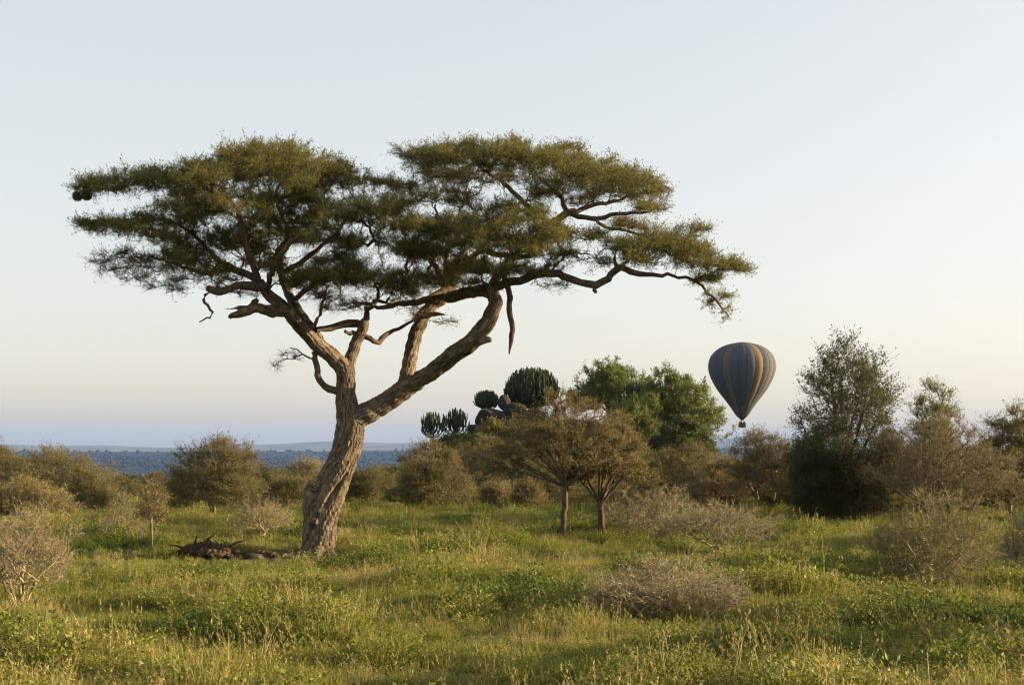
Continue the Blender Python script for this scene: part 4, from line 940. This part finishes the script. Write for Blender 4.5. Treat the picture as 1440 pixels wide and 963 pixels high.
def grass():
    rng = np.random.default_rng(21)
    tf = tufts()
    X, Y, D_ = [], [], []
    for (y0, y1, dens) in ((13.5, 22, 26), (22, 32, 20), (32, 48, 14), (48, 70, 9), (70, 100, 5), (100, 150, 2)):
        hw = lambda y: .42 * y + 3
        n = int(dens * (hw(y0) + hw(y1)) * (y1 - y0))
        y = rng.uniform(y0, y1, n); x = rng.uniform(-1, 1, n) * hw(y1); k = np.abs(x) < hw(y)
        X.append(x[k]); Y.append(y[k])
    # sparse grass round and behind the camera so the meadow goes on there
    n = 5000; x = rng.uniform(-26, 26, n); y = rng.uniform(-14, 13.5, n); X.append(x); Y.append(y)
    X = np.concatenate(X); Y = np.concatenate(Y); n = len(X)
    Z = ground(X, Y)
    patch = np.sin(X * .9 + 2 * np.sin(Y * .35)) * np.sin(Y * .8 + X * .33 + 1) + .6 * np.sin(X * 2.3 + Y * 1.9) * np.sin(Y * 2.6 - X)
    patch2 = np.sin(X * .5 - Y * .62 + 2) + .7 * np.sin(X * 1.7 + Y * .9)
    u = rng.random(n)
    var = np.where(u < .14, 0, np.where(u < .30, 1, np.where(u < .44, 2, np.where(u < .61, 3, np.where(u < .77, 4, np.where(u < .88, 7, np.where(u < .97, 5, 6)))))))
    var = np.where((patch > .35) & (rng.random(n) < .6), rng.choice([3, 4, 7, 3], n), var)
    var = np.where((patch2 > .7) & (rng.random(n) < .45), rng.choice([5, 1, 5, 1], n), var)
    sc_ = rng.uniform(.55, 1.25, n) * (1 + .42 * patch + .12 * np.sin(X * 3.1 + np.sin(Y * 2)) * np.sin(Y * 3.7 + X)) * (1 + np.clip(Y - 30, 0, 60) * .006)
    sc_ = np.clip(sc_, .28, 2.0)
    # tussocks and leafy mounds standing above the sward
    nc = 900; cy_ = 13.5 + 75 * rng.random(nc) ** 1.3; cx_ = rng.uniform(-1, 1, nc) * (.42 * cy_ + 3); cr_ = rng.uniform(.25, .9, nc) * (1 + cy_ * .012); ch_ = rng.uniform(.25, .95, nc)
    boost = np.zeros(n); ctint = np.zeros(n); ct_ = rng.normal(size=nc) * .07
    for a_, b_, r_, h_, t_ in zip(cx_, cy_, cr_, ch_, ct_):
        kq = np.nonzero((np.abs(X - a_) < r_ * 2) & (np.abs(Y - b_) < r_ * 1.5))[0]
        w_ = np.exp(-((X[kq] - a_) / r_) ** 2 - ((Y[kq] - b_) / (r_ * .75)) ** 2)
        boost[kq] = np.maximum(boost[kq], w_ * h_); ctint[kq] += w_ * t_
    sc_ = sc_ * (.78 + boost); sc_ = np.clip(sc_, .25, 2.2)
    # trampled near the trunk foot
    dtr = np.hypot(X - W(448, 783)[0], Y - D0); sc_ = np.where(dtr < 1.2, sc_ * .6, sc_)
    fr_ = (np.abs(X - W(450, 783)[0]) < 1.3) & (Y < D0) & (Y > D0 - 3.2); sc_ = np.where(fr_, sc_ * .5, sc_)
    dlg = np.hypot((X - W(305, 783)[0]) / 1.6, (Y - D0 + 1.6)); sc_ = np.where(dlg < 1.5, sc_ * .45, sc_)
    tint = ctint + .02 + .08 * patch2 - .09 * (patch > .35) + rng.normal(size=n) * .08 + .03
    zs = sc_ * rng.uniform(.6, 1.1, n)
    # base mesh: tuft islands (variant >= 0) hidden inside, points (variant -1)
    V, Fs, vv, tn = [], [], [], []
    off = 0; f4 = []; t4 = []
    for i, b in enumerate(tf):
        v = np.concatenate(b.v); f = np.concatenate(b.f[4]); t = np.concatenate(b.t[4])
        V.append(v); f4.append(f + off); t4.append(t); vv.append(np.full(len(v), i)); off += len(v)
    V.append(np.stack([X, Y, Z], -1)); vv.append(np.full(n, -1))
    nb = off
    z0 = np.zeros(nb)
    attrs = {'variant': ('POINT', 'INT', np.concatenate(vv).astype(np.int32)),
             'pick': ('POINT', 'INT', np.concatenate([z0, var]).astype(np.int32)),
             'rot': ('POINT', 'FLOAT_VECTOR', np.concatenate([np.zeros((nb, 3)), np.stack([rng.normal(size=n) * .10, rng.normal(size=n) * .10 - .02, rng.random(n) * 6.28], -1)]).astype(np.float32)),
             'scl': ('POINT', 'FLOAT_VECTOR', np.concatenate([np.ones((nb, 3)), np.stack([sc_, sc_, zs], -1)]).astype(np.float32)),
             'tint': ('POINT', 'FLOAT', np.concatenate([z0, tint]).astype(np.float32))}
    me = raw_mesh('grass', np.concatenate(V), [np.concatenate(f4)], M['grass'], np.concatenate(t4), False, attrs)
    o = link('grass', me); tag(o, kind='stuff')
    ng = bpy.data.node_groups.new('grass_scatter', 'GeometryNodeTree')
    ng.interface.new_socket('Geometry', in_out='INPUT', socket_type='NodeSocketGeometry')
    ng.interface.new_socket('Geometry', in_out='OUTPUT', socket_type='NodeSocketGeometry')
    gi = ng.nodes.new('NodeGroupInput'); go = ng.nodes.new('NodeGroupOutput')
    def attr(name, t):
        a = ng.nodes.new('GeometryNodeInputNamedAttribute'); a.data_type = t; a.inputs[0].default_value = name
        return a.outputs['Attribute']
    def eq(val):
        c = ng.nodes.new('FunctionNodeCompare'); c.data_type = 'INT'; c.operation = 'EQUAL'
        ng.links.new(attr('variant', 'INT'), c.inputs[2]); c.inputs[3].default_value = val
        return c.outputs[0]
    g2i = ng.nodes.new('GeometryNodeGeometryToInstance')
    seps = []
    for i in range(len(tf)):
        s = ng.nodes.new('GeometryNodeSeparateGeometry'); s.domain = 'POINT'
        ng.links.new(gi.outputs[0], s.inputs[0]); ng.links.new(eq(i), s.inputs[1]); seps.append(s)
    for s in reversed(seps): ng.links.new(s.outputs[0], g2i.inputs[0])
    sp = ng.nodes.new('GeometryNodeSeparateGeometry'); sp.domain = 'POINT'
    ng.links.new(gi.outputs[0], sp.inputs[0]); ng.links.new(eq(-1), sp.inputs[1])
    m2p = ng.nodes.new('GeometryNodeMeshToPoints'); ng.links.new(sp.outputs[0], m2p.inputs[0])
    iop = ng.nodes.new('GeometryNodeInstanceOnPoints')
    ng.links.new(m2p.outputs[0], iop.inputs['Points']); ng.links.new(g2i.outputs[0], iop.inputs['Instance'])
    iop.inputs['Pick Instance'].default_value = True
    ng.links.new(attr('pick', 'INT'), iop.inputs['Instance Index'])
    e2r = ng.nodes.new('FunctionNodeEulerToRotation'); ng.links.new(attr('rot', 'FLOAT_VECTOR'), e2r.inputs[0])
    ng.links.new(e2r.outputs[0], iop.inputs['Rotation'])
    ng.links.new(attr('scl', 'FLOAT_VECTOR'), iop.inputs['Scale'])
    ng.links.new(iop.outputs[0], go.inputs[0])
    md = o.modifiers.new('scatter', 'NODES'); md.node_group = ng
    print('grass tufts', n)
grass()

# long bent straw stalks near the camera
def stalks():
    rng = np.random.default_rng(31); b = Buf()
    n = 300
    y = rng.uniform(14.5, 26, n); x = rng.uniform(-.40, .40, n) * y
    cl = rng.random(n) < .5
    cs = [((1010 - CX) / F * 16.5, 16.5), ((380 - CX) / F * 17.5, 17.5), ((350 - CX) / F * 19, 19), ((1330 - CX) / F * 19, 19), ((1130 - CX) / F * 17, 17)]
    ci = rng.integers(0, len(cs), n)
    x = np.where(cl, np.array(cs)[ci, 0] + rng.normal(size=n) * .35, x); y = np.where(cl, np.array(cs)[ci, 1] + rng.normal(size=n) * .5, y)
    for i in range(n):
        h = rng.uniform(.5, 1.05); ln = rng.uniform(.05, .5) * h; th = PI + rng.normal() * .7
        a = np.array([x[i], y[i], G(x[i], y[i]) - .05]); d = np.array([math.cos(th), math.sin(th) * .6, 0])
        P = bez(a, a + np.array([0, 0, h * .6]), a + d * ln + np.array([0, 0, h]), 6)
        r = np.linspace(.0045, .002, 6)
        tubes(b, P, np.arange(-1, 5), r, 3, np.ones(6, bool), None, 0, rng.uniform(.75, 1))
        m = 8; pp = P[-1] - (P[-1] - P[-2]) * rng.random((m, 1)) * 1.4
        leaves(b, pp, unit(rng.normal(size=(m, 3)) * .4 + np.array([d[0] * .5, 0, 1])), .05, .013, rng, 0, rng.uniform(.75, 1, m))
    o = link('straw_stalks', b.mesh('straw_stalks', M['grass'])); tag(o, kind='stuff')
stalks()

# ------------------------------------------------------------------ hot-air balloon
def balloon():
    D = 380.0; m = D / F
    cx = 1043.5; c = W(cx, 601, D); B = c.copy()
    def zz(py): return (601 - py) * m
    T = thing('hot_air_balloon', 'dark grey-blue hot-air balloon with yellow-brown stripes hovering over the trees', 'hot-air balloon', B)
    R = 46.4 * m
    prof = [(590, .04), (588, .08), (584.5, .17), (577, .28), (569.7, .385), (563, .49), (557, .59), (548, .73), (540, .83), (532, .915), (524, .972), (517, .998), (509, .985), (501, .925), (493, .78), (487, .58), (483.5, .34), (481.7, .13), (481, .0)]
    py = np.array([p[0] for p in prof]); rr = np.array([p[1] for p in prof])
    t = np.linspace(0, len(prof) - 1, 90)
    def cr(A):
        o = []
        for q in t:
            i = min(int(q), len(A) - 2); f = q - i; p0 = A[max(i - 1, 0)]; p1 = A[i]; p2 = A[i + 1]; p3 = A[min(i + 2, len(A) - 1)]
            o.append(.5 * (2 * p1 + (p2 - p0) * f + (2 * p0 - 5 * p1 + 4 * p2 - p3) * f * f + (3 * p1 - p0 - 3 * p2 + p3) * f ** 3))
        return np.array(o)
    z = zz(cr(py)); r = np.maximum(cr(rr), 0.002) * R
    gores, sub = 24, 6; ns = gores * sub
    an = np.arange(ns) / ns * 2 * PI
    bulge = 1 + .022 * np.abs(np.sin(an * gores / 2)) * 1.0
    # the mouth is a little off to the right and cut slanting
    sh = np.clip((zz(563) - z) / zz(563), 0, 1) * 0
    rg = np.stack([np.cos(an)[None] * r[:, None] * bulge[None], np.sin(an)[None] * r[:, None] * bulge[None], np.repeat(z[:, None], ns, 1)], -1)
    i = np.arange(len(z) - 1)[:, None]; j = np.arange(ns)[None]; j2 = (j + 1) % ns
    f = np.stack([i * ns + j, i * ns + j2, (i + 1) * ns + j2, (i + 1) * ns + j], -1).reshape(-1, 4)
    mt, nt, out = nmat('balloon_fabric')
    at = N(nt, 'ShaderNodeAttribute', attribute_name='tone')
    cc = ramp(nt, at.outputs['Fac'], [(0, (.094, .100, .125)), (.3, (.128, .130, .142)), (.5, (.27, .195, .095)), (.75, (.165, .135, .09)), (.9, (.165, .155, .14))], 'CONSTANT')
    b_ = N(nt, 'ShaderNodeBsdfPrincipled', {'Base Color': cc, 'Roughness': .85, 'Specular IOR Level': .12})
    tr = N(nt, 'ShaderNodeBsdfTranslucent', {'Color': cc}); mx = N(nt, 'ShaderNodeMixShader', {0: .25, 1: b_.outputs[0], 2: tr.outputs[0]})
    nt.links.new(mx.outputs[0], out.inputs[0])
    # tone per gore (angle measured from +x, camera sees the -y side: gores 12..23, left to right)
    pal = {}
    for g in range(24): pal[g] = .1 if g % 2 else .2
    for g in (2, 5, 8, 11, 15, 19, 22): pal[g] = .8
    pal[19] = .6; pal[15] = .8; pal[23] = .95; pal[22] = .35; pal[21] = .95; pal[20] = .1
    pal[18] = .35; pal[17] = .1; pal[16] = .15; pal[14] = .1; pal[13] = .15; pal[12] = .35
    tone = np.array([pal[int(jj) // sub] for _ in range(len(z) - 1) for jj in range(ns)], float)
    rows = np.repeat(np.arange(len(z) - 1), ns)
    zr = z[rows]; col = np.tile(np.arange(ns), len(z) - 1) // sub
    tone = np.where((zr < zz(571)), np.where(col % 4 == 0, .2, .8), tone)
    link('envelope', raw_mesh('envelope', rg.reshape(-1, 3), f, mt, tone, True), T)
    # load tapes between gores
    bt = Buf()
    for g in range(gores):
        a = g / gores * 2 * PI; P = np.stack([np.cos(a) * r * 1.004, np.sin(a) * r * 1.004, z], -1)[::2]
        tubes(bt, P, np.arange(-1, len(P) - 1), np.full(len(P), .045), 3, np.ones(len(P), bool))
    link('load_tapes', bt.mesh('load_tapes', plain('tape', (.05, .05, .06))), T)
    # scoop: cloth skirt hanging on one side of the mouth
    zs = np.linspace(zz(586), zz(579), 8); a2 = np.linspace(PI * .95, PI * 1.75, 16)
    rs = np.linspace(.5, 1, 8)
    V = np.stack([np.cos(a2)[None] * (R * .19 * rs[:, None]) - (1 - rs[:, None]) * .2, np.sin(a2)[None] * (R * .19 * rs[:, None]), np.repeat(zs[:, None], 16, 1)], -1)
    i = np.arange(7)[:, None]; j = np.arange(15)[None]; f = np.stack([i * 16 + j, i * 16 + j + 1, (i + 1) * 16 + j + 1, (i + 1) * 16 + j], -1).reshape(-1, 4)
    link('scoop', raw_mesh('scoop', V.reshape(-1, 3), f, plain('scoop_cloth', (.17, .14, .10)), None, True), T)
    # basket: rectangular wicker box with open top, rim and corner uprights
    bw_, bd, bh = 9.0 * m / 2, .75, 1.15
    z0, z1 = 0.0, bh
    bb = Buf()
    def box(b, x0, x1, y0, y1, z0, z1):
        v = [(x, y, z) for x in (x0, x1) for y in (y0, y1) for z in (z0, z1)]
        b.add(v, [(0, 1, 3, 2), (4, 6, 7, 5), (0, 4, 5, 1), (2, 3, 7, 6), (0, 2, 6, 4), (1, 5, 7, 3)])
    w = .06
    box(bb, -bw_, bw_, -bd, -bd + w, 0, bh); box(bb, -bw_, bw_, bd - w, bd, 0, bh)
    box(bb, -bw_, -bw_ + w, -bd + w + .002, bd - w - .002, 0, bh); box(bb, bw_ - w, bw_, -bd + w + .002, bd - w - .002, 0, bh)
    box(bb, -bw_ + w, bw_ - w, -bd + w, bd - w, .02, .08)
    wk = wood_mat('wicker', (.035, .03, .03), (.11, .085, .06), 14, .5)
    bk = link('basket', bb.mesh('basket', wk), T)
    br = Buf()
    crn = np.array([[-bw_, -bd, bh], [bw_, -bd, bh], [bw_, bd, bh], [-bw_, bd, bh], [-bw_, -bd, bh]]) + np.array([0, 0, .04])
    tubes(br, crn, np.arange(-1, 4), np.full(5, .06), 6, np.ones(5, bool))
    link('rim', br.mesh('rim', plain('rim_leather', (.06, .045, .035))), bk)
    # burner frame with four uprights
    fb = Buf(); zt = 1.95; fw = .55
    for sx in (-1, 1):
        for sy in (-1, 1):
            tubes(fb, np.array([[sx * bw_ * .95, sy * bd * .95, bh], [sx * fw, sy * fw * .8, zt]]), np.array([-1, 0]), np.array([.04, .035]), 6, np.ones(2, bool))
    fr = np.array([[-fw, -fw * .8, zt], [fw, -fw * .8, zt], [fw, fw * .8, zt], [-fw, fw * .8, zt], [-fw, -fw * .8, zt]])
    tubes(fb, fr, np.arange(-1, 4), np.full(5, .04), 6, np.ones(5, bool))
    link('burner_frame', fb.mesh('burner_frame', plain('steel', (.22, .22, .23), .4, .5, .8)), T)
    for sx in (-.2, .2):
        bu = Buf(); P = np.array([[sx, 0, zt - .1], [sx, 0, zt + .05], [sx, 0, zt + .3]])
        tubes(bu, P, np.array([-1, 0, 1]), np.array([.10, .14, .16]), 10, np.ones(3, bool)); link('burner', bu.mesh('burner', plain('burner_steel', (.3, .3, .3), .35, .5, .8)), T)
    # cables from frame to mouth
    cb = Buf(); zm = zz(587); rm = R * .06
    for k in range(8):
        a = k / 8 * 2 * PI + .2
        tubes(cb, np.array([[math.cos(a) * fw * .9, math.sin(a) * fw * .75, zt], [math.cos(a) * rm, math.sin(a) * rm, zm]]), np.array([-1, 0]), np.array([.018, .018]), 4, np.ones(2, bool))
    link('suspension_cables', cb.mesh('suspension_cables', plain('cable', (.05, .05, .05))), T)
    # passengers: standing in the basket, seen from the chest up
    skin, cloth = plain('skin', (.20, .12, .08)), [plain('jacket', c_) for c_ in ((.04, .05, .08), (.10, .06, .04), (.05, .06, .05))]
    for k, (ox, oy) in enumerate(((-.55, -.3), (-.12, .35), (.5, -.25))):
        pf = [(0, .10), (.06, .13), (.45, .10), (.82, .16), (.95, .17), (1.15, .18), (1.35, .21), (1.43, .19), (1.48, .07), (1.54, .06), (1.58, .085), (1.66, .105), (1.72, .10), (1.77, .05), (1.785, .005)]
        z_ = np.array([a for a, _ in pf]); r_ = np.array([a for _, a in pf]); n2 = 14; an = np.arange(n2) / n2 * 2 * PI
        ey = np.where(z_ > 1.47, 1.0, .62); ex = np.ones(len(z_))
        V = np.stack([np.cos(an)[None] * (r_ * ex)[:, None], np.sin(an)[None] * (r_ * ey)[:, None], np.repeat(z_[:, None], n2, 1)], -1)
        i = np.arange(len(z_) - 1)[:, None]; j = np.arange(n2)[None]; j2 = (j + 1) % n2
        f = np.stack([i * n2 + j, i * n2 + j2, (i + 1) * n2 + j2, (i + 1) * n2 + j], -1).reshape(-1, 4)
        b = Buf(); b.add(V.reshape(-1, 3), f)
        for s in (-1, 1):     # arms resting on the rim
            P = np.array([[s * .18, 0, 1.40], [s * .25, -.04, 1.22], [s * .26, -.10, 1.08], [s * .20, -.26 if oy < 0 else .2, 1.12]])
            tubes(b, P, np.array([-1, 0, 1, 2]), np.array([.055, .05, .042, .03]), 6, np.ones(4, bool))
        me = b.mesh('person', cloth[k], True); me.materials.append(skin)
        ctr = np.zeros(len(me.polygons) * 3); me.polygons.foreach_get('center', ctr); zc = ctr.reshape(-1, 3)[:, 2]
        me.polygons.foreach_set('material_index', (zc > 1.48).astype(np.int32))
        p = B + np.array([ox, oy, .08])
        o = link('person', me, None, p); tag(o, 'person in dark clothes standing in the balloon basket', 'person', 'passengers in the balloon basket')
balloon()

# ------------------------------------------------------------------ air
def haze():
    me = bpy.data.meshes.new('haze')
    x0, x1, y0, y1, z0, z1 = -15900, 15900, -15900, 15900, -190, 190
    v = [(x, y, z) for x in (x0, x1) for y in (y0, y1) for z in (z0, z1)]
    me.from_pydata(v, [], [(0, 1, 3, 2), (4, 6, 7, 5), (0, 4, 5, 1), (2, 3, 7, 6), (0, 2, 6, 4), (1, 5, 7, 3)])
    m, nt, out = nmat('haze_air')
    pv = N(nt, 'ShaderNodeVolumePrincipled', {'Color': (.24, .42, .90, 1), 'Density': 3.7e-5, 'Anisotropy': 0.0})
    nt.links.new(pv.outputs[0], out.inputs['Volume']); me.materials.append(m)
    tag(link('haze', me), kind='stuff')
haze()

# ------------------------------------------------------------------ light, sky, camera
EL, AZ = math.radians(12.5), math.radians(82)      # azimuth clockwise from +Y (view direction)
w = bpy.data.worlds.new('World'); sc.world = w; w.use_nodes = True
nt = w.node_tree; nt.nodes.clear()
sky = N(nt, 'ShaderNodeTexSky', sky_type='NISHITA'); sky.sun_disc = False; sky.sun_elevation = EL; sky.sun_rotation = AZ
sky.altitude = 200; sky.air_density = 1.0; sky.dust_density = 2.5; sky.ozone_density = 1.0
hs0 = N(nt, 'ShaderNodeHueSaturation', {'Saturation': .88, 'Color': sky.outputs[0]})
gm = N(nt, 'ShaderNodeGamma', {'Color': hs0.outputs[0], 'Gamma': .4})
hs = N(nt, 'ShaderNodeMix', {0: 1.0, 7: (2.103, 2.009, 1.907, 1)}, data_type='RGBA', blend_type='MULTIPLY'); nt.links.new(gm.outputs[0], hs.inputs[6])
bg = N(nt, 'ShaderNodeBackground', {'Color': hs.outputs[2], 'Strength': .10})
wo = N(nt, 'ShaderNodeOutputWorld', {0: bg.outputs[0]})
sun = bpy.data.lights.new('sun', 'SUN'); sun.energy = 5.0; sun.angle = math.radians(.6); sun.color = (1.0, .78, .48)
so = bpy.data.objects.new('sun', sun); COL.objects.link(so)
d = Vector((math.sin(AZ) * math.cos(EL), math.cos(AZ) * math.cos(EL), math.sin(EL)))
so.rotation_euler = d.to_track_quat('Z', 'Y').to_euler()
cam = bpy.data.cameras.new('camera'); cam.lens = 50; cam.sensor_width = 36; cam.shift_y = (HZ - 481.5) / 1440
cam.clip_start = .1; cam.clip_end = 120000
co = bpy.data.objects.new('camera', cam); COL.objects.link(co); co.location = (0, 0, EYE); co.rotation_euler = (PI / 2, 0, 0)
sc.camera = co
sc.view_settings.view_transform = 'Standard'; sc.view_settings.look = 'None'; sc.view_settings.exposure = 1.5; sc.view_settings.gamma = 1
sc.render.engine = 'CYCLES'
cy = sc.cycles
cy.use_denoising = True; cy.denoiser = 'OPENIMAGEDENOISE'; cy.denoising_input_passes = 'RGB_ALBEDO_NORMAL'
cy.max_bounces = 6; cy.diffuse_bounces = 3; cy.transmission_bounces = 4; cy.transparent_max_bounces = 8; cy.volume_bounces = 2; cy.glossy_bounces = 2
cy.use_adaptive_sampling = True; cy.adaptive_threshold = .015; cy.sample_clamp_indirect = 6
cy.pixel_filter_type = 'BLACKMAN_HARRIS'; cy.filter_width = 1.15
sc.render.use_persistent_data = False
